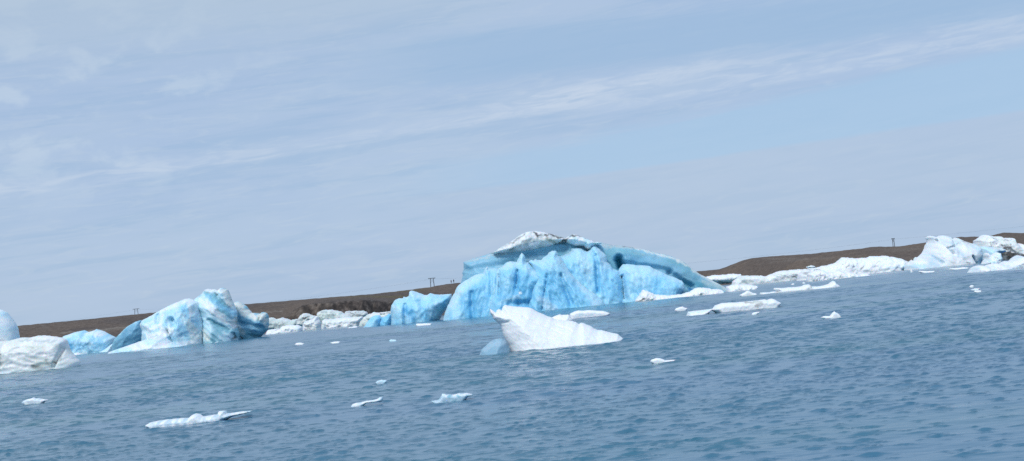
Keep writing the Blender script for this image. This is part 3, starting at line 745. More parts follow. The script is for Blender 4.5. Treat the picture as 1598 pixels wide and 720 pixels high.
# ---- stranded pieces on the left shore
def piece(key, pts, Y, T, label, seed, name='iceberg', cat='iceberg', group=None, strokes=(), **k):
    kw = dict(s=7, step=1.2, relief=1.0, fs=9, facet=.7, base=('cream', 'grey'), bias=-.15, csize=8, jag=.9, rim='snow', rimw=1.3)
    kw.update(k)
    o = ice(name, [dict(pts=fr(key, pts), Y=Y, T=T, seed=seed, strokes=S(key, strokes), **kw)], kw.get('mat', None))
    tag(o, label, cat, group)
    return o
G1 = 'ice pieces stranded below the dark bluff'
piece('i', [(120, 330), (130, 190), (190, 188), (230, 205), (290, 188), (340, 195), (400, 215), (470, 200), (500, 250), (480, 330)], 515, 5, 'low grey green ice block right behind the curled tail of the big left berg', 20, base=('green', 'grey'), group=G1,
      strokes=[(235, 200, 240, 290, 8, 'grey', .8), (280, 210, 460, 215, 10, 'snow', .6)])
piece('i', [(455, 290), (465, 230), (480, 190), (500, 160), (540, 140), (585, 140), (640, 165), (700, 170), (730, 220), (735, 300)], 505, 5, 'tumbled grey and white ice heap with dark cracks beneath the bluff', 21, group=G1, relief=1.6, facet=.8,
      strokes=[(560, 190, 620, 170, 9, 'dirt', .9), (550, 240, 680, 205, 10, 'dgrey', .8), (470, 240, 510, 200, 9, 'dgrey', .7), (600, 265, 640, 275, 10, 'olive', .6)])
piece('i', [(680, 300), (690, 200), (695, 130), (740, 108), (820, 98), (900, 103), (960, 122), (1010, 145), (1070, 168), (1100, 200), (1110, 300)], 512, 6, 'rounded grey green ice hump highest among the stranded pieces', 22, base=('green', 'cream'), group=G1,
      strokes=[(760, 125, 830, 128, 9, 'dgrey', .8), (870, 130, 890, 165, 16, 'dgrey', .6), (700, 160, 900, 175, 40, 'green', .6)])
piece('i', [(1000, 240), (1000, 125), (1050, 112), (1130, 112), (1200, 110), (1260, 125), (1270, 160), (1200, 240)], 518, 4, 'thin soot streaked ice sheet against the bluff, right of the grey green hump', 23, base=('grey', 'cream'), group=G1,
      strokes=[(1050, 130, 1200, 160, 8, 'dirt', .8), (1060, 165, 1230, 165, 9, 'dgrey', .8), (1100, 120, 1180, 125, 5, 'dirt', .7)])
piece('i', [(1150, 330), (1180, 230), (1215, 190), (1260, 155), (1330, 130), (1400, 130), (1500, 118), (1560, 110), (1570, 200), (1500, 330)], 430, 4, 'cream ice shelf with dark stains behind the low mid blue lump', 24, base=('cream', 'green'), group=G1,
      strokes=[(1400, 145, 1460, 145, 14, 'dirt', .95), (1485, 130, 1520, 130, 10, 'dirt', .9), (1190, 200, 1220, 240, 16, 'olive', .3)])
piece('i', [(735, 330), (745, 230), (770, 208), (850, 205), (940, 190), (1050, 182), (1150, 180), (1210, 175), (1200, 230), (1180, 285), (1160, 330)], 470, 5, 'smooth white ice tongue sloping to the water left of the low mid blue lump', 25, base=('snow', 'cream'), group=G1, relief=1.2, ang=-.2, stretch=2,
      strokes=[(950, 250, 1060, 215, 9, 'grey', .6), (770, 260, 840, 295, 9, 'dgrey', .7), (860, 200, 865, 280, 6, 'grey', .5), (1120, 265, 1190, 235, 8, 'olive', .4)])
piece('i', [(520, 330), (525, 270), (545, 225), (600, 215), (650, 200), (690, 170), (700, 200), (730, 235), (745, 330)], 485, 4, 'small bright white ice block with sooty base in front of the tumbled heap', 26, base=('snow', 'cream'), group=G1,
      strokes=[(560, 270, 630, 285, 16, 'dgrey', .8), (560, 235, 680, 215, 8, 'grey', .8)])
piece('i', [(90, 400), (130, 330), (180, 320), (260, 310), (300, 280), (360, 272), (440, 270), (520, 290), (530, 330), (400, 380)], 470, 4, 'flat white ice ledge at the waterline beside the curled tail', 27, name='ice_floe', cat='ice floe', base=('snow', 'white'), group=G1,
      strokes=[(200, 335, 290, 318, 8, 'dgrey', .8), (380, 280, 385, 320, 5, 'grey', .6)])
piece('i', [(960, 330), (970, 308), (1050, 293), (1140, 283), (1180, 285), (1170, 330)], 400, 1.5, 'sliver of white floe at the foot of the smooth white tongue', 28, name='ice_floe', cat='ice floe', base=('snow', 'white'), group=G1, relief=.3, s=6)

# ---- white foreground berg
root = empty('iceberg', P(870, 545, 92)); root.location.z = 0
tag(root, 'chalk white wedge shaped iceberg with toothed left tip floating nearest to the camera', 'iceberg')
q = ice('ice_wedge', [
    dict(pts=fr('f', [(410, 680), (405, 598), (375, 555), (345, 515), (325, 475), (305, 440), (288, 400), (275, 350), (268, 320), (250, 296), (215, 268), (188, 245), (182, 222), (160, 190), (152, 150), (160, 145), (185, 162), (215, 180), (222, 158), (240, 146), (258, 150), (272, 162), (278, 135), (290, 112), (310, 102), (325, 105), (340, 112), (365, 112), (400, 118), (470, 124), (540, 128), (570, 134), (600, 152), (640, 175), (690, 196), (730, 216), (760, 222), (800, 240), (900, 258), (975, 264), (990, 268), (1020, 276), (1048, 296), (1065, 282), (1090, 284), (1120, 296), (1170, 318), (1200, 338), (1232, 352), (1275, 355), (1310, 366), (1370, 380), (1430, 392), (1455, 412), (1488, 438), (1470, 500), (900, 680)]),
         Y=96, T=2.6, s=60, step=1.2, relief=.18, fs=14, ang=.55, stretch=2.8, base=('snow', 'white'), bias=-.2, csize=18, seed=30.0, jag=.35, lean=.35,
         strokes=S('f', [(420, 580, 800, 540, 26, 'cream', .35), (800, 545, 1200, 475, 14, 'pale', .3)]),
         dents=DN('f', [(200, 300, 340, 270, 22, .2), (480, 220, 900, 400, 12, .12), (800, 300, 960, 350, 14, .14)])),
], M_FLOE); adopt(q, root)
q = ice('ice_flap', [
    dict(pts=fr('f', [(700, 300), (740, 225), (765, 232), (800, 216), (850, 196), (880, 202), (940, 200), (955, 212), (968, 232), (988, 248), (980, 264), (930, 300), (800, 360)]),
         Y=97.5, T=.8, s=20, step=1.2, relief=.12, fs=12, base=('white', 'snow'), seed=31.0, jag=.3),
], M_FLOE); adopt(q, root)
q = ice('submerged_ice_foot', [
    dict(pts=fr('f', [(10, 660), (35, 590), (70, 550), (115, 508), (150, 478), (180, 455), (225, 440), (275, 436), (320, 470), (380, 560), (430, 620), (400, 660)]),
         Y=95, T=1.6, s=36, step=1.5, relief=.15, fs=20, base=('slate', 'fog'), bias=-.2, csize=20, seed=32.0, jag=.2,
         strokes=S('f', [(150, 500, 330, 470, 34, 'fog', .8), (80, 590, 360, 580, 50, 'slate', .8)])),
], M_FLOE); adopt(q, root)

# ---- floes
FLO = 'small ice pieces floating on the lagoon'
def floe(key, pts, label, seed, base=('snow', 'white'), strokes=(), T=None, step=1.2, name='ice_floe', cat='ice floe', group=None, **k):
    pp = fr(key, pts)
    ys = max(pp, key=lambda p: p[1] - hor(p[0]))
    dist = F_PX * CAM_H / (ys[1] - hor(ys[0]))
    wpx = max(p[0] for p in pp) - min(p[0] for p in pp)
    Tm = T if T is not None else min(wpx * .2, 22) * dist / F_PX
    # extend the lower outline under the water
    low = [(x, y) for x, y in pp]
    kw = dict(s=max(3, wpx * .06), sink=min(1.0, .2 * (ys[1] - min(p[1] - hor(p[0]) for p in pp) - hor(ys[0]))), relief=Tm * .1, fs=max(4, wpx * .08), csize=8, jag=.25, rim=None)
    kw.update(k)
    # everything lower than 45 % of the floe is pushed down below the waterline
    cen = sorted(y - hor(x) for x, y in pp)
    lo_ = cen[-1]
    out = []
    Yp = dist + Tm * .8
    for x, y in pp:
        wl = wdist_line(x, Yp)
        
        out.append((x, y))
    o = ice(name, [dict(pts=out, Y=Yp, T=Tm, seed=seed, step=step, base=base, strokes=S(key, strokes), **kw)], M_FLOE)
    tag(o, label, cat, group)
    return o

floe('f', [(930, 240), (955, 190), (1000, 170), (1035, 158), (1090, 160), (1150, 154), (1220, 160), (1290, 163), (1330, 175), (1362, 190), (1300, 205), (1180, 222), (1100, 228), (1000, 238)],
     'flat white floe just behind the chalk white wedge, pointing right', 40, group=FLO, strokes=[(1000, 215, 1250, 195, 12, 'pale', .5)])
floe('g', [(40, 670), (70, 652), (120, 645), (190, 638), (265, 628), (285, 602), (340, 582), (400, 578), (450, 577), (530, 570), (600, 564), (680, 552), (705, 556), (740, 546), (765, 553), (790, 568), (818, 581), (780, 598), (700, 606), (600, 625), (500, 636), (400, 652), (330, 655), (260, 640), (200, 650), (100, 668)],
     'long white floe with a brown dirt patch, right of the chalk white wedge', 41, group=FLO, s=7, sink=4.5,
     strokes=[(520, 580, 650, 575, 10, 'olive', .75), (600, 600, 640, 590, 16, 'brown', .55), (560, 590, 690, 570, 12, 'cream', .6), (40, 665, 250, 642, 8, 'pale', .6)])
floe('g', [(572, 675), (585, 662), (610, 655), (650, 650), (640, 662), (600, 672)], 'tiny white sliver just below the floe with the dirt patch', 42, group=FLO)
floe('j', [(430, 485), (460, 470), (490, 455), (515, 435), (540, 430), (565, 442), (600, 458), (650, 468), (640, 476), (580, 485), (520, 492), (480, 488)],
     'small humped white floe left of the long thin floe, between it and the arched slab', 43, group=FLO)
floe('j', [(680, 472), (690, 455), (740, 452), (800, 450), (850, 440), (900, 440), (850, 410), (870, 395), (960, 398), (1040, 388), (1120, 386), (1200, 375), (1240, 355), (1290, 352), (1330, 378), (1400, 378), (1480, 365), (1540, 345), (1580, 318), (1598, 308), (1620, 335), (1650, 355), (1720, 370), (1600, 385), (1400, 405), (1200, 418), (1050, 438), (900, 450), (850, 460), (760, 465)],
     'long thin white floe rising to a small peak at its right end', 44, group=FLO, s=5, strokes=[(1270, 370, 1295, 378, 12, 'olive', .8), (1220, 400, 1280, 395, 12, 'cream', .8), (840, 458, 880, 452, 7, 'dgrey', .6)])
floe('p', [(1280, 222), (1300, 214), (1340, 212), (1352, 195), (1366, 185), (1385, 195), (1402, 208), (1420, 215), (1380, 222), (1330, 224)], 'tiny peaked white ice bit alone right of the dirt patched floe', 45, group=FLO)
floe('p', [(218, 498), (222, 488), (235, 482), (258, 475), (280, 477), (300, 484), (312, 490), (345, 487), (378, 486), (340, 494), (300, 500), (250, 503)], 'small domed white ice lump on open water right below the chalk white wedge tip', 46, group=FLO)
floe('p', [(368, 178), (380, 165), (400, 158), (420, 154), (435, 162), (455, 164), (430, 176), (400, 182)], 'small white ice lump left of the long dirt patched floe', 47, group=FLO)
floe('o', [(215, 64), (225, 56), (245, 53), (270, 57), (262, 64), (240, 67)], 'little white ice bit on the water below the curled tail, the left one', 48, group=FLO)
floe('o', [(415, 54), (440, 48), (470, 46), (468, 53), (440, 57)], 'little white ice bit, second right of the curled tail', 49, group=FLO)
floe('o', [(745, 42), (755, 36), (790, 38), (785, 44), (760, 46)], 'faint grey ice bit on open water below the fan shaped blue berg', 50, base=('greyblue', 'pale'), group=FLO)
floe('o', [(668, 278), (680, 268), (705, 262), (735, 265), (735, 274), (710, 281), (690, 282)], 'clear grey ice bit above the pair of glassy floes in the foreground', 51, base=('greyblue', 'pale'), group=FLO)
floe('o', [(515, 410), (540, 400), (560, 392), (590, 388), (620, 380), (655, 376), (680, 370), (695, 360), (710, 356), (713, 372), (705, 386), (670, 390), (620, 394), (580, 405), (550, 408)],
     'glassy grey floe curling up at its right end, in the foreground left of centre', 52, base=('greyblue', 'white'), group=FLO)
floe('o', [(975, 382), (1000, 378), (1022, 376), (1035, 360), (1045, 340), (1070, 344), (1110, 346), (1140, 338), (1180, 336), (1220, 344), (1215, 352), (1190, 358), (1160, 372), (1110, 377), (1060, 383), (1020, 386)],
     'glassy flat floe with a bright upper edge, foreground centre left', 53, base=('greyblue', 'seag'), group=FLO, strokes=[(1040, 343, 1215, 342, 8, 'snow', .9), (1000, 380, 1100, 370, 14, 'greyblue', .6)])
floe('n', [(128, 262), (140, 250), (165, 240), (185, 236), (200, 229), (215, 236), (235, 234), (260, 240), (298, 246), (270, 254), (240, 264), (180, 270)], 'low whitish floe in the left foreground under the dirty white block', 54, base=('white', 'greyblue'), group=FLO)
floe('n', [(862, 396), (890, 380), (940, 368), (1000, 360), (1060, 354), (1125, 350), (1140, 335), (1165, 324), (1185, 328), (1205, 344), (1250, 336), (1298, 328), (1300, 312), (1340, 308), (1345, 325), (1400, 318), (1440, 312), (1500, 308), (1490, 318), (1440, 330), (1380, 345), (1300, 358), (1200, 372), (1100, 385), (1000, 395), (920, 400)],
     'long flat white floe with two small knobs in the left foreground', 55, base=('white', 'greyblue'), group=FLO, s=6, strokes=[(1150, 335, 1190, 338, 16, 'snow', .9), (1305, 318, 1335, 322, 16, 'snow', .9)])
floe('c', [(1262, 412), (1268, 402), (1300, 400), (1350, 398), (1380, 400), (1375, 408), (1330, 414), (1290, 416)], 'small flat white floe touching the foot of the fan shaped berg', 56, group=FLO)
floe('h', [(1010, 595), (1025, 582), (1045, 582), (1055, 594), (1035, 600)], 'tiny ice bit at far right, upper of three', 57, group=FLO)
floe('h', [(1020, 622), (1050, 612), (1110, 610), (1105, 617), (1060, 625)], 'tiny ice bit at far right, middle of three', 58, base=('greyblue', 'white'), group=FLO)
floe('h', [(1050, 640), (1060, 630), (1115, 627), (1120, 635), (1090, 641)], 'tiny ice bit at far right, lowest of three', 59, group=FLO)
floe('h', [(497, 470), (503, 450), (512, 443), (525, 460), (530, 470)], 'little pointed ice bit below the left foot of the smooth right berg', 60, group=FLO, s=3)
floe('h', [(570, 468), (575, 460), (620, 460), (715, 460), (700, 468), (640, 472)], 'thin white ice strip below the smooth right berg', 61, group=FLO, s=3)
floe('h', [(835, 446), (840, 438), (900, 434), (960, 427), (1005, 430), (1000, 436), (930, 442)], 'thin white ice strip at the right foot of the smooth right berg', 62, group=FLO, s=3)
floe('g', [(898, 432), (915, 423), (928, 428), (920, 434)], 'speck of ice left of another above the long thin floe', 63, group=FLO, s=3, step=.8)
floe('g', [(985, 420), (1000, 414), (1016, 420), (1005, 425)], 'speck of ice, right one above the long thin floe', 64, group=FLO, s=3, step=.8)

# ---- shelves at the right foot of the main berg
piece('m', [(228, 345), (250, 310), (290, 260), (315, 215), (330, 190), (350, 180), (400, 190), (450, 212), (490, 235), (560, 243), (640, 250), (740, 243), (800, 238), (860, 225), (920, 208), (950, 185), (1000, 160), (1060, 152), (1150, 155), (1200, 172), (1290, 170), (1340, 188), (1400, 205), (1390, 240), (1200, 290), (800, 330), (400, 360)], 336, 3.2,
      'lumpy white snow covered floe along the right foot of the huge blue berg', 70, name='ice_floe', cat='ice floe', base=('snow', 'white'), s=10, relief=1.0, fs=9,
      strokes=[(250, 330, 345, 300, 14, 'dirt', .9), (340, 200, 470, 260, 14, 'cream', .5), (1020, 245, 1060, 240, 10, 'dgrey', .7)])
piece('j', [(250, 460), (262, 380), (300, 372), (340, 355), (400, 345), (440, 350), (500, 355), (560, 355), (620, 362), (660, 375), (640, 398), (560, 412), (460, 420), (370, 450)], 350, 3,
      'white snowy floe at the tip of the arched slab', 71, name='ice_floe', cat='ice floe', base=('snow', 'white'), s=8, relief=.9, fs=8)

# ---- right shore ice
piece('j', [(-20, 330), (-20, 262), (60, 245), (130, 232), (200, 232), (300, 222), (360, 218), (440, 220), (455, 235), (420, 290), (380, 330), (200, 350)], 560, 5, 'white fluted ice bank behind the tip of the arched slab', 72, base=('snow', 'white'), ang=1.3, stretch=2, group='shore ice below the right hill',
      strokes=[(150, 325, 330, 335, 10, 'dirt', .85), (210, 340, 330, 345, 9, 'dirt', .8), (230, 260, 200, 310, 5, 'greyblue', .5)])
piece('j', [(325, 380), (340, 320), (370, 290), (420, 252), (470, 240), (560, 242), (640, 240), (700, 245), (760, 248), (820, 222), (880, 200), (930, 185), (1000, 180), (1100, 170), (1200, 162), (1300, 152), (1400, 145), (1420, 200), (1300, 260), (1200, 350), (800, 380)], 545, 6, 'long low white ice bank with sooty lines below the brown right hill', 73, base=('snow', 'cream'), ang=.35, stretch=2.6, fs=8, group='shore ice below the right hill',
      strokes=[(1060, 255, 1120, 275, 9, 'dirt', .95), (1100, 275, 1200, 272, 8, 'dirt', .9), (820, 240, 940, 280, 4, 'dgrey', .5), (870, 220, 1040, 270, 4, 'dgrey', .5), (440, 270, 480, 310, 40, 'green', .6), (520, 255, 520, 320, 16, 'cream', .7), (1260, 180, 1400, 180, 5, 'dirt', .8), (1250, 210, 1285, 225, 16, 'dirt', .8), (380, 330, 700, 320, 12, 'green', .5)])
piece('k', [(-60, 560), (-40, 470), (10, 420), (100, 395), (200, 380), (290, 355), (400, 335), (440, 315), (480, 275), (510, 257), (580, 256), (600, 268), (640, 262), (660, 272), (720, 262), (800, 260), (860, 244), (950, 242), (1010, 235), (1080, 238), (1150, 255), (1240, 272), (1290, 295), (1335, 312), (1300, 380), (1290, 420), (1000, 470), (700, 520), (300, 580)], 500, 8,
      'broad white snow mound with a few dark slots left of the smooth right berg', 74, base=('snow', 'white'), s=20, step=1.4, relief=1.6, fs=13, ang=-.3, stretch=1.8, group='shore ice below the right hill',
      strokes=[(510, 380, 540, 355, 10, 'dgrey', .9), (585, 370, 600, 350, 8, 'dgrey', .8), (670, 400, 715, 375, 12, 'dgrey', .9), (870, 320, 1010, 285, 5, 'grey', .7), (1000, 390, 1290, 375, 16, 'pale', .6), (700, 435, 900, 430, 10, 'grey', .4), (0, 460, 90, 455, 16, 'dgrey', .7), (380, 430, 440, 410, 8, 'grey', .5), (10, 415, 200, 415, 7, 'dirt', .8)])
piece('k', [(60, 560), (80, 470), (130, 430), (200, 412), (260, 408), (330, 440), (400, 440), (440, 420), (490, 425), (560, 440), (640, 445), (720, 470), (760, 450), (800, 447), (830, 465), (900, 487), (860, 500), (700, 510), (600, 530), (300, 560)], 420, 4,
      'rough white ice rubble floating in front of the broad snow mound', 75, base=('snow', 'white'), relief=1.3, fs=7, s=9, group='shore ice below the right hill',
      strokes=[(350, 500, 420, 470, 9, 'grey', .5), (650, 500, 700, 495, 9, 'greyblue', .5)])
piece('k', [(60, 385), (70, 372), (120, 352), (160, 360), (190, 378), (120, 400)], 560, 1.5, 'small isolated white ice scrap on the dark shore above the long low bank', 76, s=4, step=.9, relief=.3, group='shore ice below the right hill')

root = empty('iceberg', P(1460, 420, 480)); root.location.z = 0
tag(root, 'smooth pale blue white iceberg with two rounded knobs on top, near the right edge', 'iceberg')
q = ice('ice_body', [
    dict(pts=fr('h', [(450, 500), (462, 440), (468, 405), (500, 380), (515, 360), (530, 380), (546, 366), (552, 338), (568, 345), (600, 320), (628, 290), (645, 262), (655, 230), (668, 215), (672, 190), (660, 172), (672, 156), (700, 154), (722, 166), (735, 180), (748, 165), (768, 153), (800, 150), (835, 156), (852, 172), (860, 192), (880, 178), (905, 170), (935, 184), (960, 198), (1010, 214), (1055, 226), (1090, 250), (1110, 330), (1100, 375), (1060, 405), (990, 425), (980, 500)]),
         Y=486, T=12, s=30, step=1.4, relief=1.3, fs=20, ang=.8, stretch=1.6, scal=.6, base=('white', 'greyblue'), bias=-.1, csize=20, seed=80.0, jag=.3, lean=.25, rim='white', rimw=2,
         strokes=S('h', [(700, 170, 830, 190, 50, 'white', .7), (880, 190, 1060, 260, 40, 'cream', .7), (600, 340, 700, 300, 50, 'white', .5), (780, 380, 960, 400, 60, 'white', .6), (960, 345, 990, 390, 9, 'mid', .5), (895, 390, 915, 396, 7, 'dgrey', .9), (900, 210, 980, 212, 7, 'dgrey', .7),
                         (1000, 400, 1090, 360, 34, 'sky', .55), (700, 210, 800, 320, 7, 'blue', .35), (620, 320, 700, 400, 7, 'blue', .35), (470, 430, 560, 420, 26, 'sky', .45), (850, 160, 860, 220, 12, 'pale', .6), (1000, 250, 1090, 330, 40, 'pale', .6)]),
         dents=DN('h', [(700, 200, 800, 320, 16, 2.2), (620, 320, 700, 400, 14, 1.6), (720, 200, 735, 180, 14, 2), (862, 190, 830, 260, 14, 2.2), (955, 340, 990, 400, 14, 3), (770, 270, 880, 230, 14, 1.5), (1090, 300, 1060, 400, 20, 2)])),
    dict(pts=fr('h', [(1040, 470), (1080, 380), (1080, 260), (1110, 248), (1160, 250), (1200, 250), (1230, 262), (1265, 258), (1290, 272), (1315, 292), (1300, 305), (1230, 320), (1200, 400), (1150, 470)]),
         Y=494, T=9, s=16, step=1.3, relief=1.0, fs=14, base=('pale', 'greyblue'), bias=-.1, csize=16, seed=81.0, jag=.3,
         strokes=S('h', [(1120, 330, 1140, 380, 36, 'pale', .5), (1180, 262, 1290, 285, 16, 'cream', .7)])),
]); adopt(q, root)
piece('l', [(400, 330), (425, 240), (428, 170), (440, 140), (500, 110), (530, 90), (540, 72), (600, 75), (660, 82), (700, 108), (740, 95), (800, 92), (830, 115), (900, 120), (990, 120), (1020, 140), (1050, 190), (1090, 240), (1110, 230), (1130, 200), (1160, 240), (1170, 270), (1200, 250), (1300, 280), (1300, 480), (1000, 480), (500, 440)], 520, 9,
      'cream layered ice block with soot lines, hindmost against the right hill at the edge', 82, base=('snow', 'cream'), s=14, step=1.1, relief=1.3, fs=9, ang=.1, stretch=2.4,
      strokes=[(590, 140, 770, 180, 8, 'dgrey', .85), (570, 125, 660, 140, 6, 'grey', .7), (780, 145, 920, 165, 9, 'dgrey', .8), (640, 230, 860, 262, 7, 'dirt', .8), (450, 200, 520, 150, 8, 'grey', .6), (560, 90, 680, 105, 5, 'grey', .6)])
piece('l', [(820, 480), (815, 375), (850, 300), (900, 262), (990, 258), (1040, 310), (1100, 350), (1220, 385), (1300, 400), (1300, 480), (1000, 480)], 507, 3,
      'black ash covered ice ledge under the cream layered block', 83, base=('dirt', 'dgrey'), s=8, step=1.1, relief=.8, fs=8, rim=None, bias=-.25,
      strokes=[(840, 320, 930, 340, 18, 'snow', .9), (900, 290, 990, 345, 9, 'grey', .8), (960, 280, 1030, 340, 8, 'grey', .5), (920, 350, 1050, 355, 7, 'white', .9), (850, 400, 880, 420, 12, 'grey', .4)])
piece('l', [(370, 570), (390, 545), (480, 530), (560, 500), (580, 440), (575, 390), (590, 360), (620, 358), (660, 395), (710, 390), (725, 365), (770, 352), (815, 368), (835, 410), (840, 470), (830, 500), (760, 520), (600, 560)], 420, 4,
      'pair of rounded pale ice lumps below the cream layered block', 84, base=('pale', 'white'), s=10, step=1.1, relief=1.6, fs=9, bias=.05,
      strokes=[(650, 470, 700, 420, 8, 'mid', .6), (590, 380, 640, 440, 20, 'snow', .8), (740, 370, 810, 400, 24, 'snow', .7), (480, 545, 800, 505, 6, 'seag', .6)])
piece('l', [(310, 760), (330, 660), (370, 610), (430, 570), (520, 560), (600, 562), (620, 545), (700, 530), (840, 530), (870, 500), (920, 490), (980, 495), (1020, 450), (1070, 410), (1110, 400), (1160, 410), (1180, 440), (1230, 440), (1400, 430), (1400, 700), (900, 740)], 258, 4,
      'low lilac white floe running out of the right edge, closest of the ice there', 85, name='ice_floe', cat='ice floe', base=('white', 'greyblue'), s=12, step=1.3, relief=.8, fs=12, bias=-.25, ang=-.2, stretch=2,
      strokes=[(1020, 470, 1160, 430, 26, 'snow', .6), (620, 580, 640, 610, 14, 'sky', .35), (420, 580, 620, 570, 14, 'snow', .5)])

# ================================================================== POWER LINE
M_WOOD = flat_material('weathered_pole_wood', (.06, .055, .05))
M_WIRE = flat_material('dark_cable', (.03, .03, .035), .5)
def tube(a, b, r, n=8):
    a, b = Vector(a), Vector(b); d = (b - a).normalized()
    u = d.orthogonal().normalized(); v = d.cross(u)
    vs, fs = [], []
    for e, c in enumerate((a, b)):
        rr = r if isinstance(r, (int, float)) else r[e]
        for k in range(n):
            t = 2 * math.pi * k / n
            vs.append(c + u * rr * math.cos(t) + v * rr * math.sin(t))
    for k in range(n): fs.append((k, (k + 1) % n, n + (k + 1) % n, n + k))
    fs.append(tuple(range(n))[::-1]); fs.append(tuple(range(n, 2 * n)))
    return vs, fs
def part(name, chunks, mat, parent):
    V, Fs = [], []
    for v, f in chunks:
        o = len(V); V += v; Fs += [tuple(k + o for k in q) for q in f]
    return link_mesh(name, V, Fs, mat, parent, False)
PY_H = 8.0
def pylon(label, loc, rz):
    root = empty('power_pylon', loc); root.rotation_euler.z = rz
    tag(root, label, 'pylon', 'power pylons along the hill crest')
    for s in (-1, 1):
        part('pole', [tube((1.75 * s, 0, -.8), (1.35 * s, 0, PY_H), (.25, .21))], M_WOOD, root)
    part('crossarm', [tube((-3.1, -.2, PY_H - .1), (3.1, -.2, PY_H - .1), .17), tube((-3.1, .2, PY_H - .1), (3.1, .2, PY_H - .1), .17)], M_WOOD, root)
    part('brace', [tube((-1.6, 0, PY_H * .55), (1.4, 0, PY_H * .92), .05), tube((1.6, 0, PY_H * .55), (-1.4, 0, PY_H * .92), .05)], M_WOOD, root)
    for x in (-2.8, 0, 2.8):
        part('insulator', [tube((x, 0, PY_H - .2), (x, 0, PY_H - .7), .09)], M_WOOD, root)
    root['_m'] = 1
    del root['_m']
    M_ = Matrix.Translation(loc) @ Matrix.Rotation(rz, 4, 'Z')
    return [M_ @ Vector((x, 0, PY_H - .7)) for x in (-2.8, 0, 2.8)]
ends = []
for px, dist, rz, lab in ((213, 1380, .12, 'dark two legged power pylon on the crest above the big left berg'),
                          (675, 1000, .75, 'dark two legged power pylon beside the two people on the hill'),
                          (1395, 1060, .95, 'narrow looking dark power pylon on the brown right hill')):
    ends.append(pylon(lab, Vector(ground(px, dist)), rz))
def cables(A, B, sag, label):
    for a, b in zip(A, B):
        vs, fs = [], []
        n = 40; r = .008
        for i in range(n + 1):
            t = i / n
            c = a.lerp(b, t); c = Vector((c.x, c.y, c.z - 4 * sag * t * (1 - t)))
            vs += [c + Vector((0, -r, -r)), c + Vector((0, r, -r)), c + Vector((0, 0, r))]
            if i:
                o = 3 * i
                for k in range(3): fs.append((o - 3 + k, o - 3 + (k + 1) % 3, o + (k + 1) % 3, o + k))
        o = link_mesh('power_cable', vs, fs, M_WIRE, None, False)
        tag(o, label, 'cable', 'cables strung between the pylons')
cables(ends[0], ends[1], 5.0, 'thin dark cable sagging between the left and middle pylons')
cables(ends[1], ends[2], 4.5, 'thin dark cable sagging between the middle and right pylons')
pr = [Vector((p.x + 420, p.y + 120, p.z + 14)) for p in ends[2]]
cables(ends[2], pr, 4.0, 'thin dark cable running right from the right hill pylon')
pl = [Vector((p.x - 330, p.y + 200, p.z - 1)) for p in ends[0]]
cables(ends[0], pl, 4.0, 'thin dark cable running left from the leftmost pylon')

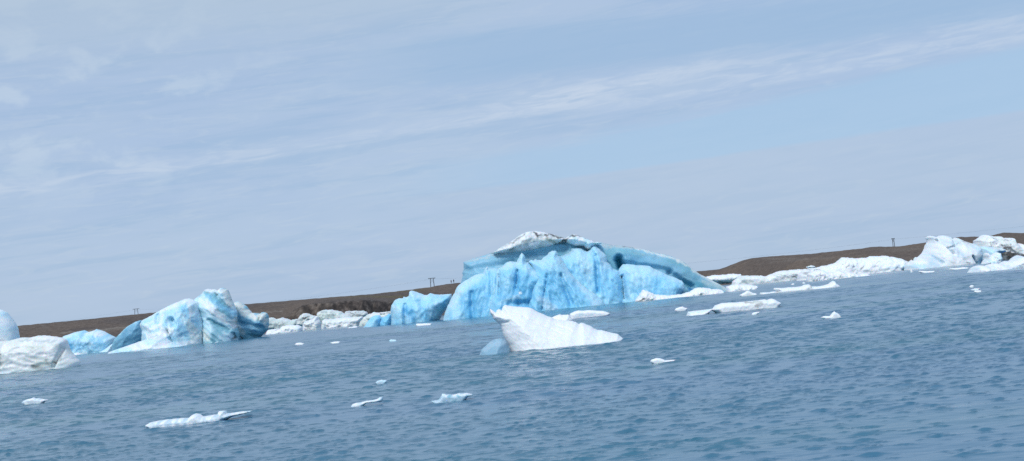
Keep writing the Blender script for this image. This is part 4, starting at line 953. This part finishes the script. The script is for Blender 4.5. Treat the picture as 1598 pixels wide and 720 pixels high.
# ================================================================== PEOPLE
M_JA = flat_material('dark_red_jacket', (.10, .018, .016)); M_JB = flat_material('black_jacket', (.015, .014, .018))
M_TR = flat_material('dark_trousers', (.012, .012, .016)); M_SK = flat_material('skin', (.45, .27, .2))
M_HR = flat_material('dark_hair', (.02, .015, .01))
def person(label, loc, rz, mj, h=1.75, stride=.1):
    k = h / 1.75
    J = [(0, 0, .95), (0, .01, 1.15), (0, 0, 1.38), (0, 0, 1.48), (0, -.02, 1.58), (0, -.01, 1.72),
         (.17, 0, 1.40), (.25, .02, 1.14), (.22, -.10, .92), (.22, -.13, .82), (-.17, 0, 1.40), (-.25, .02, 1.14), (-.22, -.08, .92), (-.22, -.10, .82),
         (.10, 0, .88), (.12, -stride * .5, .48), (.13, 0, .08), (.14, -.16, .04), (-.10, 0, .88), (-.12, stride * .5, .48), (-.13, stride, .08), (-.14, stride - .16, .04)]
    R_ = [.15, .14, .17, .06, .10, .08, .075, .055, .045, .04, .075, .055, .045, .04, .10, .075, .055, .045, .10, .075, .055, .045]
    E = [(0, 1), (1, 2), (2, 3), (3, 4), (4, 5), (2, 6), (6, 7), (7, 8), (8, 9), (2, 10), (10, 11), (11, 12), (12, 13), (0, 14), (14, 15), (15, 16), (16, 17), (0, 18), (18, 19), (19, 20), (20, 21)]
    me = bpy.data.meshes.new('tmp'); me.from_pydata([tuple(c * k for c in j) for j in J], E, []); 
    o = bpy.data.objects.new('tmp', me); COL.objects.link(o)
    sm = o.modifiers.new('s', 'SKIN'); o.modifiers.new('u', 'SUBSURF').levels = 1
    for i, sv in enumerate(me.skin_vertices[0].data): sv.radius = (R_[i] * k, R_[i] * k); sv.use_root = (i == 0)
    dg = bpy.context.evaluated_depsgraph_get()
    m2 = bpy.data.meshes.new_from_object(o.evaluated_get(dg))
    bpy.data.objects.remove(o)
    for mm in (mj, M_TR, M_SK): m2.materials.append(mm)
    for p in m2.polygons:
        z = p.center.z / k
        p.material_index = 2 if z > 1.50 or (z < .86 and abs(p.center.x) > .19) else (1 if z < .9 else 0)
        p.use_smooth = True
    b = bpy.data.objects.new('person', m2); COL.objects.link(b)
    b.location = loc; b.rotation_euler.z = rz
    # hair cap
    bm = bmesh.new(); bmesh.ops.create_uvsphere(bm, u_segments=12, v_segments=8, radius=.115 * k)
    for v in bm.verts:
        v.co.z = max(v.co.z, -.03 * k) + 1.68 * k; v.co.y += .02
    hm = bpy.data.meshes.new('hair'); bm.to_mesh(hm); bm.free(); hm.materials.append(M_HR)
    ho = bpy.data.objects.new('hair', hm); COL.objects.link(ho); ho.parent = b
    tag(b, label, 'person')
g1 = ground(704.4, 665); g2 = ground(708.4, 664)
person('left one of two dark clad people standing on the hill crest', Vector(g1), .5, M_JA, 1.72)
person('right one of two dark clad people standing on the hill crest', Vector(g2), -.6, M_JB, 1.82)

# ================================================================== view
sc.view_settings.view_transform = 'Standard'
sc.view_settings.look = 'None'
sc.view_settings.gamma = 1.0
sc.view_settings.use_curve_mapping = False
sc.view_settings.exposure = 0.07
sc.cycles.max_bounces = 6
sc.cycles.use_denoising = False
